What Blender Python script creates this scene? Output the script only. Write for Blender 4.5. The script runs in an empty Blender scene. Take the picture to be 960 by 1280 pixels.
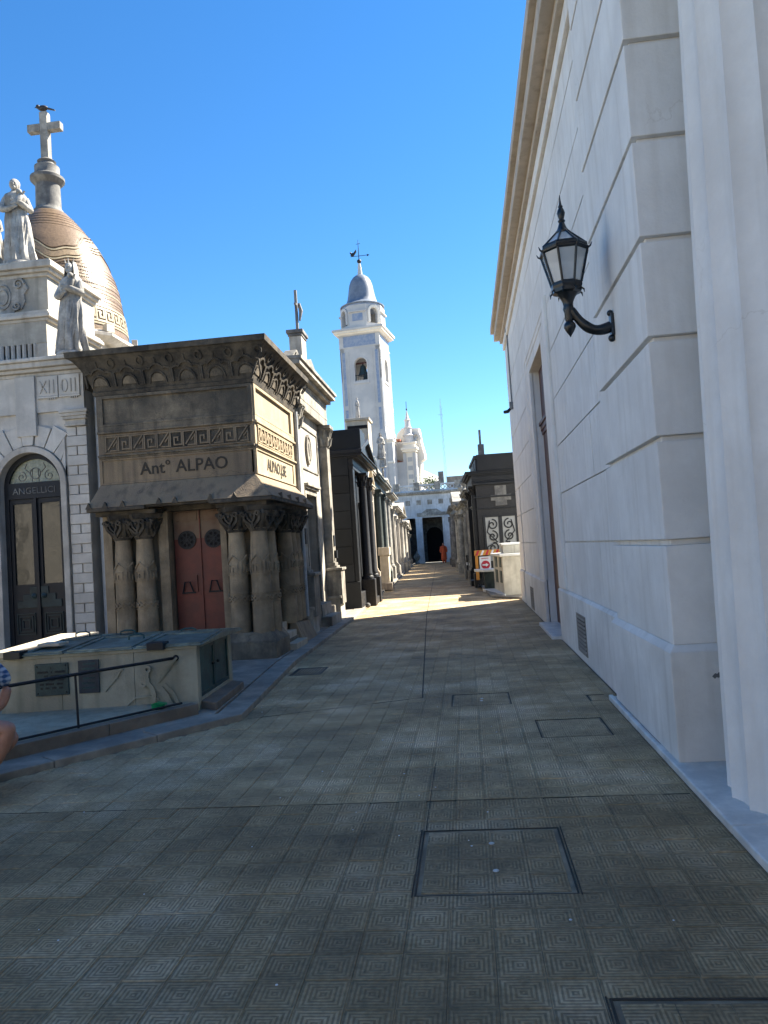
import bpy, math, random
from math import sin, cos, pi, radians, sqrt, atan2
from mathutils import Vector, Matrix
random.seed(7)
S = bpy.context.scene
COL = S.collection

# ------------------------------------------------------------------ camera
F_PX, PITCH, ROLL, YAW, EYE = 950.0, radians(2.8), radians(-3.8), radians(6.0), 1.55
cam = bpy.data.cameras.new('camera')
cam.sensor_fit = 'VERTICAL'; cam.sensor_height = 36.0; cam.lens = 36.0 * F_PX / 1280.0
cam.clip_start = 0.05; cam.clip_end = 3000
camo = bpy.data.objects.new('camera', cam); COL.objects.link(camo)
RC = Matrix.Rotation(YAW, 4, 'Z') @ Matrix.Rotation(pi/2 + PITCH, 4, 'X') @ Matrix.Rotation(ROLL, 4, 'Z')
camo.matrix_world = Matrix.Translation((0, 0, EYE)) @ RC
S.camera = camo
RCI = RC.to_3x3().transposed()
def project(p):
    q = RCI @ (Vector(p) - Vector((0, 0, EYE)))
    if q.z > -0.1: return None
    return (480 - F_PX*q.x/q.z, 640 + F_PX*q.y/q.z)

# ------------------------------------------------------------------ light
SUN_AZ, SUN_EL = radians(53.1), radians(42.6)      # azimuth from +Y towards +X
w = bpy.data.worlds.new('World'); S.world = w; w.use_nodes = True
nt = w.node_tree; nt.nodes.clear()
sky = nt.nodes.new('ShaderNodeTexSky'); sky.sky_type = 'NISHITA'; sky.sun_disc = False
sky.sun_elevation = SUN_EL; sky.sun_rotation = SUN_AZ
sky.altitude = 0; sky.air_density = 1.0; sky.dust_density = 0.0; sky.ozone_density = 5.0
bg = nt.nodes.new('ShaderNodeBackground'); bg.inputs[1].default_value = 0.05
out = nt.nodes.new('ShaderNodeOutputWorld')
hsv = nt.nodes.new('ShaderNodeHueSaturation'); hsv.inputs['Saturation'].default_value = 1.22
nt.links.new(sky.outputs[0], hsv.inputs['Color']); nt.links.new(hsv.outputs[0], bg.inputs[0]); nt.links.new(bg.outputs[0], out.inputs[0])
sd = bpy.data.lights.new('sun', 'SUN'); sd.energy = 4.8; sd.angle = radians(0.53); sd.color = (1.0, 0.91, 0.76)
sun = bpy.data.objects.new('sun', sd); COL.objects.link(sun)
sv = Vector((sin(SUN_AZ)*cos(SUN_EL), cos(SUN_AZ)*cos(SUN_EL), sin(SUN_EL)))
sun.rotation_euler = sv.to_track_quat('Z', 'Y').to_euler(); sun.location = sv*60
S.view_settings.view_transform = 'Standard'; S.view_settings.look = 'None'
S.view_settings.exposure = 2.3; S.view_settings.gamma = 1.0

# ------------------------------------------------------------------ materials
def mat(name, col, col2=None, scale=3.0, rough=0.8, bump=0.3, bscale=60, streak=0.0, metal=0.0, dark=None, darkamt=0.0,
        var=0.06, spec=0.35, rampc=(0.42, 0.62), emit=None, coord='pos', crack=0.0, cscale=.9):
    m = bpy.data.materials.new(name); m.use_nodes = True
    n = m.node_tree.nodes; l = m.node_tree.links; n.clear()
    o = n.new('ShaderNodeOutputMaterial'); b = n.new('ShaderNodeBsdfPrincipled'); l.new(b.outputs[0], o.inputs[0])
    b.inputs['Roughness'].default_value = rough; b.inputs['Metallic'].default_value = metal
    b.inputs['Specular IOR Level'].default_value = spec
    if coord == 'pos': g = n.new('ShaderNodeNewGeometry').outputs['Position']
    else: g = n.new('ShaderNodeTexCoord').outputs['Object']
    c2 = col2 if col2 else tuple(x*0.72 for x in col)
    nz = n.new('ShaderNodeTexNoise'); nz.inputs['Scale'].default_value = scale; nz.inputs['Detail'].default_value = 9
    nz.inputs['Roughness'].default_value = 0.62; l.new(g, nz.inputs['Vector'])
    rp = n.new('ShaderNodeValToRGB'); rp.color_ramp.elements[0].position = rampc[0]; rp.color_ramp.elements[1].position = rampc[1]
    rp.color_ramp.elements[0].color = (*c2, 1); rp.color_ramp.elements[1].color = (*col, 1)
    l.new(nz.outputs['Fac'], rp.inputs[0]); cur = rp.outputs[0]
    def mix(fac, a, bcol, typ='MIX'):
        x = n.new('ShaderNodeMix'); x.data_type = 'RGBA'; x.blend_type = typ
        if isinstance(fac, float): x.inputs[0].default_value = fac
        else: l.new(fac, x.inputs[0])
        l.new(a, x.inputs[6])
        if isinstance(bcol, tuple): x.inputs[7].default_value = (*bcol, 1)
        else: l.new(bcol, x.inputs[7])
        return x.outputs[2]
    def math_(op, a, bb):
        x = n.new('ShaderNodeMath'); x.operation = op; x.use_clamp = True
        for i, v in enumerate((a, bb)):
            if isinstance(v, (int, float)): x.inputs[i].default_value = v
            else: l.new(v, x.inputs[i])
        return x.outputs[0]
    if streak > 0:
        mp = n.new('ShaderNodeMapping'); mp.inputs['Scale'].default_value = (1, 1, 0.09); l.new(g, mp.inputs[0])
        n2 = n.new('ShaderNodeTexNoise'); n2.inputs['Scale'].default_value = 9; n2.inputs['Detail'].default_value = 6; l.new(mp.outputs[0], n2.inputs['Vector'])
        r2 = n.new('ShaderNodeValToRGB'); r2.color_ramp.elements[0].position = 0.5; r2.color_ramp.elements[1].position = 0.72
        l.new(n2.outputs['Fac'], r2.inputs[0])
        cur = mix(math_('MULTIPLY', r2.outputs[0], streak), cur, dark or tuple(x*0.35 for x in col))
    if darkamt > 0:
        n3 = n.new('ShaderNodeTexNoise'); n3.inputs['Scale'].default_value = 1.3; n3.inputs['Detail'].default_value = 11; n3.inputs['Roughness'].default_value = 0.7
        l.new(g, n3.inputs['Vector'])
        r3 = n.new('ShaderNodeValToRGB'); r3.color_ramp.elements[0].position = 0.40; r3.color_ramp.elements[1].position = 0.62
        l.new(n3.outputs['Fac'], r3.inputs[0])
        cur = mix(math_('MULTIPLY', r3.outputs[0], darkamt), cur, dark or tuple(x*0.3 for x in col))
    if crack > 0:      # hairline cracks with a wandering course
        dn = n.new('ShaderNodeTexNoise'); dn.inputs['Scale'].default_value = 3; dn.inputs['Detail'].default_value = 6; l.new(g, dn.inputs['Vector'])
        va = n.new('ShaderNodeVectorMath'); va.operation = 'MULTIPLY_ADD'; va.inputs[1].default_value = (.5,.5,.5); l.new(dn.outputs['Color'], va.inputs[0]); l.new(g, va.inputs[2])
        vo = n.new('ShaderNodeTexVoronoi'); vo.feature = 'DISTANCE_TO_EDGE'; vo.inputs['Scale'].default_value = cscale; l.new(va.outputs[0], vo.inputs['Vector'])
        cr = n.new('ShaderNodeMapRange'); cr.inputs[1].default_value = 0; cr.inputs[2].default_value = .006*cscale; cr.inputs[3].default_value = 1; cr.inputs[4].default_value = 0; l.new(vo.outputs['Distance'], cr.inputs[0])
        c2n = n.new('ShaderNodeTexNoise'); c2n.inputs['Scale'].default_value = 1.1; l.new(g, c2n.inputs['Vector'])
        c3 = n.new('ShaderNodeMapRange'); c3.inputs[1].default_value = .5; c3.inputs[2].default_value = .6; l.new(c2n.outputs['Fac'], c3.inputs[0])
        cur = mix(math_('MULTIPLY', math_('MULTIPLY', cr.outputs[0], c3.outputs[0]), crack), cur, dark or tuple(x*0.35 for x in col))
    if var > 0:
        oi = n.new('ShaderNodeObjectInfo'); hs = n.new('ShaderNodeHueSaturation')
        mr = n.new('ShaderNodeMapRange'); mr.inputs[3].default_value = 1-var; mr.inputs[4].default_value = 1+var
        l.new(oi.outputs['Random'], mr.inputs[0]); l.new(mr.outputs[0], hs.inputs['Value']); l.new(cur, hs.inputs['Color']); cur = hs.outputs[0]
    l.new(cur, b.inputs['Base Color'])
    if bump > 0:
        nb = n.new('ShaderNodeTexNoise'); nb.inputs['Scale'].default_value = bscale; nb.inputs['Detail'].default_value = 6; l.new(g, nb.inputs['Vector'])
        nc = n.new('ShaderNodeTexNoise'); nc.inputs['Scale'].default_value = bscale*0.15; nc.inputs['Detail'].default_value = 5; l.new(g, nc.inputs['Vector'])
        ad = n.new('ShaderNodeMath'); ad.operation = 'ADD'; l.new(nb.outputs['Fac'], ad.inputs[0]); l.new(nc.outputs['Fac'], ad.inputs[1])
        bp = n.new('ShaderNodeBump'); bp.inputs['Strength'].default_value = bump; bp.inputs['Distance'].default_value = 0.01
        l.new(ad.outputs[0], bp.inputs['Height']); l.new(bp.outputs[0], b.inputs['Normal'])
        rr = n.new('ShaderNodeMapRange'); rr.inputs[3].default_value = max(0.03, rough-0.1); rr.inputs[4].default_value = min(1, rough+0.1)
        l.new(nz.outputs['Fac'], rr.inputs[0]); l.new(rr.outputs[0], b.inputs['Roughness'])
    if emit: b.inputs['Emission Color'].default_value = (*emit, 1)
    return m

M = {}
M['stucco'] = mat('white_stucco', (.79,.775,.74), (.71,.695,.665), 1.6, .85, .25, 45, streak=.32, dark=(.50,.46,.40), darkamt=.22, var=.025, crack=.35, cscale=.8)
M['stucco2'] = mat('white_stucco_plinth', (.78,.765,.73), (.65,.635,.60), 1.2, .85, .3, 45, streak=.40, dark=(.44,.41,.37), darkamt=.25, var=.01, crack=.4, cscale=.9)
M['cornice'] = mat('sand_cornice', (.50,.44,.37), (.42,.37,.31), 2.0, .85, .25, 45, streak=.3, var=.0)
M['marble'] = mat('pale_marble_step', (.68,.67,.63), (.50,.50,.48), 5, .45, .15, 50, darkamt=.15, dark=(.3,.33,.35), var=.05, spec=.5)
M['asphalt'] = mat('cement_ground', (.27,.255,.225), (.20,.19,.17), 4, .95, .4, 90, var=0)
M['kerb'] = mat('grey_kerb_stone', (.34,.31,.26), (.22,.20,.17), 4, .8, .35, 60, darkamt=.45, dark=(.09,.09,.09), var=.08)
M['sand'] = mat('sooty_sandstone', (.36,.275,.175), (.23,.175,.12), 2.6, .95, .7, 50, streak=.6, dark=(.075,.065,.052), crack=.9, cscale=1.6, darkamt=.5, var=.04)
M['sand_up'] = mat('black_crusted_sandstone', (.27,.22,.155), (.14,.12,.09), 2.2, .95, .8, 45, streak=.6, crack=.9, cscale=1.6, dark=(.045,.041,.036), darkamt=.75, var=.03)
M['sand_sunlit'] = mat('sunlit_sandstone', (.40,.33,.225), (.30,.245,.165), 2.0, .9, .5, 45, streak=.35, dark=(.2,.17,.12), darkamt=.15, var=.03)  # paler copy of the sandstone, the sunlit side's brightness put into the colour
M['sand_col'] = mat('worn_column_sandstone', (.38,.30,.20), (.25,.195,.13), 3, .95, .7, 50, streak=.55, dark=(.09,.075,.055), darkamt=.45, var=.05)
M['crust'] = mat('soot_black_sandstone', (.10,.085,.065), (.035,.032,.028), 3.5, .92, .8, 45, streak=.25, dark=(.2,.17,.13), var=.03)
M['carve'] = mat('carving_groove', (.060,.052,.042), None, 8, .95, .2, 60, var=0)
M['redpaint'] = mat('faded_red_paint', (.19,.048,.032), (.13,.038,.028), 3.5, .5, .25, 70, streak=.35, dark=(.10,.035,.028), darkamt=.2, var=.02)
M['beigepaint'] = mat('faded_brown_paint', (.17,.10,.07), (.20,.14,.10), 3, .65, .25, 70, streak=.3, var=.02)
M['iron'] = mat('black_iron', (.012,.016,.022), (.009,.011,.015), 8, .5, .15, 90, metal=.0, var=0, spec=.3)
M['lampiron'] = mat('glossy_dark_iron', (.010,.016,.022), (.008,.011,.015), 8, .30, .12, 60, metal=.25, var=0, spec=.6)
M['whitestone'] = mat('white_marble_blocks', (.58,.555,.51), (.45,.43,.395), 2.5, .75, .35, 40, streak=.3, dark=(.26,.25,.23), darkamt=.12, var=.08)
M['whitetrim'] = mat('white_marble_trim', (.54,.51,.46), (.41,.385,.345), 2.5, .75, .35, 40, streak=.5, dark=(.19,.17,.14), darkamt=.4, var=.03)
M['statue'] = mat('weathered_statue_marble', (.50,.485,.45), (.30,.29,.27), 6, .8, .45, 40, streak=.7, dark=(.10,.095,.085), darkamt=.5, var=.03)
M['dome'] = mat('dome_golden_tiles', (.19,.13,.08), (.13,.09,.057), 26, .38, .35, 60, darkamt=.3, dark=(.11,.08,.055), var=.0, spec=.35)
M['domecream'] = mat('dome_cream_tiles', (.34,.29,.19), (.26,.22,.15), 9, .4, .2, 70, var=.0, spec=.3)
M['greystone'] = mat('dark_grey_stone', (.20,.20,.19), (.10,.10,.10), 4, .85, .5, 45, streak=.5, var=.04)
M['gmarble'] = mat('grey_marble', (.46,.43,.37), (.32,.30,.26), 2.5, .75, .4, 40, streak=.5, dark=(.10,.10,.09), darkamt=.35, var=.04)
M['granite'] = mat('black_granite', (.013,.016,.020), (.009,.011,.014), 3, .5, .06, 80, streak=.15, dark=(.03,.03,.03), var=.25, spec=.25)
M['polgran'] = mat('polished_black_granite', (.018,.020,.024), (.010,.011,.014), 20, .5, .05, 60, var=.15, spec=.3)
M['cream'] = mat('cream_limestone', (.52,.46,.36), (.42,.37,.29), 2.5, .85, .4, 40, streak=.4, dark=(.2,.17,.13), darkamt=.2, var=.04)
M['taupe'] = mat('taupe_limestone', (.36,.31,.25), (.26,.22,.18), 2.5, .85, .4, 40, streak=.5, dark=(.10,.09,.08), darkamt=.3, var=.04)
M['ornate'] = mat('stained_grey_marble', (.40,.39,.35), (.22,.21,.19), 3.5, .85, .5, 40, streak=.6, dark=(.08,.08,.075), darkamt=.6, var=.05)
M['darkgreen'] = mat('dark_green_bronze', (.04,.055,.055), (.025,.035,.035), 6, .6, .3, 40, var=.05, metal=.2)
M['glass'] = None
M['conc'] = mat('stained_concrete', (.40,.375,.29), (.27,.25,.19), 2.6, .85, .5, 45, streak=.45, dark=(.12,.13,.09), darkamt=.25, var=.02)
M['verdigris'] = mat('verdigris_bronze', (.23,.285,.25), (.14,.165,.145), 7, .5, .4, 40, streak=.45, dark=(.03,.05,.05), darkamt=.5, metal=.35, var=.06)
M['verdigris_dk'] = mat('dark_verdigris', (.045,.115,.115), (.025,.06,.065), 7, .5, .4, 40, streak=.35, dark=(.015,.03,.035), darkamt=.4, metal=.3, var=.05)
M['bronze'] = mat('dark_bronze_plaque', (.045,.075,.075), (.03,.05,.055), 9, .5, .35, 60, darkamt=.3, metal=.3, var=.05)
M['green_pl'] = mat('green_plastic', (.012,.30,.11), (.01,.24,.09), 6, .35, .03, 60, var=0)
M['woodstep'] = mat('brown_stone_step', (.20,.165,.13), (.14,.115,.09), 4, .85, .4, 45, var=.04)
M['church'] = mat('church_white_plaster', (.53,.52,.50), (.43,.43,.43), .5, .9, .2, 8, streak=.25, dark=(.38,.40,.44), var=0)
M['churchsunlit'] = mat('sunlit_church_plaster', (.80,.75,.66), (.70,.65,.57), .5, .9, .2, 8, streak=.2, dark=(.5,.47,.42), var=0)  # church plaster raised and warmed, the sun's brightness painted into its colour
M['azulejo'] = mat('blue_glazed_tile', (.17,.23,.35), (.27,.31,.39), 3.0, .4, .1, 8, var=0, spec=.5)
M['slate'] = mat('grey_glazed_roof', (.19,.22,.27), (.13,.16,.21), 1.2, .4, .1, 8, darkamt=.2, var=0, spec=.5)
M['whitewash'] = mat('peeling_whitewash', (.58,.62,.66), (.45,.49,.53), 1.2, .9, .4, 20, streak=.4, dark=(.2,.21,.22), darkamt=.35, var=.02)
M['void'] = mat('dark_interior', (.012,.012,.014), None, 3, .95, 0, 10, var=0)
M['orange'] = mat('orange_cloth', (.52,.11,.045), (.42,.08,.035), 6, .85, .3, 40, var=0)
M['skin'] = mat('skin', (.42,.22,.155), (.36,.18,.125), 12, .5, .15, 120, var=0, spec=.4)
M['hair'] = mat('dark_hair', (.03,.02,.015), None, 20, .6, .4, 90, var=0)
M['denim'] = mat('navy_cotton', (.018,.045,.10), (.013,.033,.075), 20, .9, .3, 200, var=0)
M['barrier'] = mat('orange_barrier', (.52,.24,.045), (.44,.20,.04), 5, .6, .15, 40, var=0)
M['signwhite'] = mat('sign_white', (.66,.67,.70), (.58,.60,.64), 5, .5, .05, 40, var=0)
M['signred'] = mat('sign_red', (.45,.02,.05), None, 5, .5, 0, 40, var=0)
M['paleshell'] = mat('pale_tomb_marble', (.55,.54,.48), (.43,.42,.37), 3, .8, .35, 40, streak=.35, dark=(.2,.19,.16), darkamt=.25, var=.03)
M['white'] = mat('white_marble_top', (.68,.70,.70), (.58,.60,.60), 5, .5, .1, 40, var=.02)
M['rooftile'] = mat('scale_roof_tile', (.34,.30,.24), (.2,.17,.13), 6, .8, .4, 30, darkamt=.4, var=.2)
M['terracotta'] = mat('terracotta', (.36,.13,.07), (.27,.10,.06), 3, .85, .3, 30, var=0)
M['leaf'] = mat('leaf_green', (.07,.12,.035), (.04,.07,.02), 5, .7, .2, 40, var=.2)
M['bird'] = mat('dark_feathers', (.035,.032,.034), (.02,.02,.022), 12, .6, .3, 60, var=0)
M['steel'] = mat('steel_bolt', (.62,.63,.62), None, 8, .45, .05, 60, metal=.4, var=0)
M['brownwood'] = mat('brown_door_wood', (.085,.028,.022), (.06,.02,.017), 4, .45, .2, 60, streak=.3, var=.05)
M['pipe'] = mat('grey_conduit', (.22,.23,.24), (.16,.17,.18), 6, .6, .1, 60, var=0)
M['zinc'] = mat('pale_drainpipe', (.46,.49,.52), (.36,.39,.42), 6, .7, .2, 60, streak=.3, var=0)

def glass_mat(name, col, rough=.04, alpha=None, noise=0):
    m = bpy.data.materials.new(name); m.use_nodes = True
    n = m.node_tree.nodes; l = m.node_tree.links; b = n['Principled BSDF']
    b.inputs['Base Color'].default_value = (*col, 1); b.inputs['Roughness'].default_value = rough
    b.inputs['Specular IOR Level'].default_value = .8
    if alpha is not None: b.inputs['Alpha'].default_value = alpha
    if noise:
        g = n.new('ShaderNodeNewGeometry'); t = n.new('ShaderNodeTexNoise'); t.inputs['Scale'].default_value = 3
        bp = n.new('ShaderNodeBump'); bp.inputs['Strength'].default_value = noise; bp.inputs['Distance'].default_value = .02
        l.new(g.outputs['Position'], t.inputs['Vector']); l.new(t.outputs['Fac'], bp.inputs['Height']); l.new(bp.outputs[0], b.inputs['Normal'])
    return m
M['glass'] = glass_mat('dark_reflecting_glass', (.025,.028,.028), .05, None, .35)
M['glass'].node_tree.nodes['Principled BSDF'].inputs['Metallic'].default_value = .12
M['lampglass'] = glass_mat('clear_lantern_glass', (.75,.8,.82), .06, .42)
M['frost'] = glass_mat('frosted_pale_glass', (.24,.26,.27), .4)
M['fanglass'] = mat('leaded_fan_glass', (.30,.30,.22), (.14,.16,.10), 16, .25, .3, 40, var=0, spec=.7, rampc=(.35,.7))

def tile_mat():
    m = bpy.data.materials.new('ribbed_paving_tile'); m.use_nodes = True
    n = m.node_tree.nodes; l = m.node_tree.links; n.clear()
    o = n.new('ShaderNodeOutputMaterial'); b = n.new('ShaderNodeBsdfPrincipled'); l.new(b.outputs[0], o.inputs[0])
    g = n.new('ShaderNodeNewGeometry').outputs['Position']
    sp = n.new('ShaderNodeSeparateXYZ'); l.new(g, sp.inputs[0])
    def mt(op, a, bb=None, clamp=False):
        x = n.new('ShaderNodeMath'); x.operation = op; x.use_clamp = clamp
        for i, v in enumerate((a, bb)):
            if v is None: continue
            if isinstance(v, (int, float)): x.inputs[i].default_value = v
            else: l.new(v, x.inputs[i])
        return x.outputs[0]
    def cell(c):   # |centered| within a 0.4 m group of four tiles
        f = mt('FRACT', mt('MULTIPLY', mt('ADD', c, 175.0), 1/.175))
        return mt('ABSOLUTE', mt('SUBTRACT', f, 0.5))     # 0..0.5
    a = cell(sp.outputs[0]); c = cell(sp.outputs[1])
    mx = mt('MAXIMUM', a, c)
    st = mt('FRACT', mt('ADD', mt('MULTIPLY', mx, 10.0), 0.5))
    tri = mt('ABSOLUTE', mt('SUBTRACT', st, 0.5))          # 0 at ridge centre, .5 groove
    ridge = mt('SUBTRACT', 1.0, mt('MULTIPLY', mt('SUBTRACT', tri, 0.18), 6.0, True), True)
    # worn patches lose the ridge contrast
    nz = n.new('ShaderNodeTexNoise'); nz.inputs['Scale'].default_value = 1.1; nz.inputs['Detail'].default_value = 9; nz.inputs['Roughness'].default_value = .65; l.new(g, nz.inputs['Vector'])
    wr = n.new('ShaderNodeMapRange'); wr.inputs[1].default_value = .38; wr.inputs[2].default_value = .62; wr.inputs[3].default_value = .25; wr.inputs[4].default_value = 1; l.new(nz.outputs['Fac'], wr.inputs[0])
    nf = n.new('ShaderNodeTexNoise'); nf.inputs['Scale'].default_value = 38; nf.inputs['Detail'].default_value = 8; l.new(g, nf.inputs['Vector'])
    rp = n.new('ShaderNodeValToRGB'); e = rp.color_ramp.elements
    e[0].position = .32; e[0].color = (.235,.183,.118, 1); e[1].position = .68; e[1].color = (.40,.33,.24, 1)
    x = e.new(.5); x.color = (.33,.255,.155, 1)
    l.new(nz.outputs['Fac'], rp.inputs[0])
    n2 = n.new('ShaderNodeTexNoise'); n2.inputs['Scale'].default_value = .45; n2.inputs['Detail'].default_value = 5; l.new(g, n2.inputs['Vector'])
    r2 = n.new('ShaderNodeValToRGB'); r2.color_ramp.elements[0].position = .35; r2.color_ramp.elements[1].position = .65
    r2.color_ramp.elements[0].color = (1.12,1.04,.90,1); r2.color_ramp.elements[1].color = (.98,.97,.94,1); l.new(n2.outputs['Fac'], r2.inputs[0])
    mu = n.new('ShaderNodeMix'); mu.data_type = 'RGBA'; mu.blend_type = 'MULTIPLY'; mu.inputs[0].default_value = 1
    l.new(rp.outputs[0], mu.inputs[6]); l.new(r2.outputs[0], mu.inputs[7])
    gv = n.new('ShaderNodeMapRange'); gv.inputs[3].default_value = .70; gv.inputs[4].default_value = 1.32
    l.new(mt('MULTIPLY', ridge, wr.outputs[0]), gv.inputs[0])
    fv = n.new('ShaderNodeMapRange'); fv.inputs[1].default_value = .3; fv.inputs[2].default_value = .7; fv.inputs[3].default_value = .75; fv.inputs[4].default_value = 1.2; l.new(nf.outputs['Fac'], fv.inputs[0])
    oi = n.new('ShaderNodeObjectInfo'); ov = n.new('ShaderNodeMapRange'); ov.inputs[3].default_value = .93; ov.inputs[4].default_value = 1.07; l.new(oi.outputs['Random'], ov.inputs[0])
    def fl(c): return mt('FLOOR', mt('MULTIPLY', mt('ADD', c, 175.0), 1/.175))
    cb = n.new('ShaderNodeCombineXYZ'); l.new(fl(sp.outputs[0]), cb.inputs[0]); l.new(fl(sp.outputs[1]), cb.inputs[1])
    wn = n.new('ShaderNodeTexWhiteNoise'); wn.noise_dimensions = '2D'; l.new(cb.outputs[0], wn.inputs['Vector'])
    wv = n.new('ShaderNodeMapRange'); wv.inputs[3].default_value = .86; wv.inputs[4].default_value = 1.12; l.new(wn.outputs['Value'], wv.inputs[0])
    # grime blotches and footprints of damp
    ng = n.new('ShaderNodeTexNoise'); ng.inputs['Scale'].default_value = 2.3; ng.inputs['Detail'].default_value = 10; ng.inputs['Roughness'].default_value = .7; l.new(g, ng.inputs['Vector'])
    gg = n.new('ShaderNodeMapRange'); gg.inputs[1].default_value = .52; gg.inputs[2].default_value = .70; gg.inputs[3].default_value = 1.0; gg.inputs[4].default_value = .76; l.new(ng.outputs['Fac'], gg.inputs[0])
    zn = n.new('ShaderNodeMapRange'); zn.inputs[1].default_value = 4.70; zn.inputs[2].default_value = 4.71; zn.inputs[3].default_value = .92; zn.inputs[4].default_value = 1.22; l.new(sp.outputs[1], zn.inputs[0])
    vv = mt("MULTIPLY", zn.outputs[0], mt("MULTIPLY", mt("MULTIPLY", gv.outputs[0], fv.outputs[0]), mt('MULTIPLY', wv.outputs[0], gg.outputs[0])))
    hs = n.new('ShaderNodeHueSaturation'); l.new(vv, hs.inputs['Value']); l.new(mu.outputs[2], hs.inputs['Color'])
    l.new(hs.outputs[0], b.inputs['Base Color'])
    b.inputs['Roughness'].default_value = .75; b.inputs['Specular IOR Level'].default_value = .25
    bp = n.new('ShaderNodeBump'); bp.inputs['Strength'].default_value = .55; bp.inputs['Distance'].default_value = .004
    l.new(mt('ADD', ridge, mt('MULTIPLY', nf.outputs['Fac'], .5)), bp.inputs['Height']); l.new(bp.outputs[0], b.inputs['Normal'])
    return m
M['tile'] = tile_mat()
def plaid_mat():
    m = bpy.data.materials.new('blue_plaid_cotton'); m.use_nodes = True
    n = m.node_tree.nodes; l = m.node_tree.links; b = n['Principled BSDF']; b.inputs['Roughness'].default_value = .9
    g = n.new('ShaderNodeTexCoord').outputs['Object']; outs = []
    for d in ('X', 'Z'):
        wv = n.new('ShaderNodeTexWave'); wv.bands_direction = d; wv.inputs['Scale'].default_value = 9; wv.inputs['Distortion'].default_value = .6
        l.new(g, wv.inputs[0]); outs.append(wv.outputs['Fac'])
    a = n.new('ShaderNodeMath'); a.operation = 'ADD'; l.new(outs[0], a.inputs[0]); l.new(outs[1], a.inputs[1])
    r = n.new('ShaderNodeValToRGB'); r.color_ramp.elements[0].color = (.03,.08,.20,1); r.color_ramp.elements[1].color = (.42,.47,.55,1)
    r.color_ramp.elements[0].position = .3; r.color_ramp.elements[1].position = .8
    h = n.new('ShaderNodeMath'); h.operation = 'MULTIPLY'; h.inputs[1].default_value = .5; l.new(a.outputs[0], h.inputs[0])
    l.new(h.outputs[0], r.inputs[0]); l.new(r.outputs[0], b.inputs['Base Color'])
    return m
M['plaid'] = plaid_mat()

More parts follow.
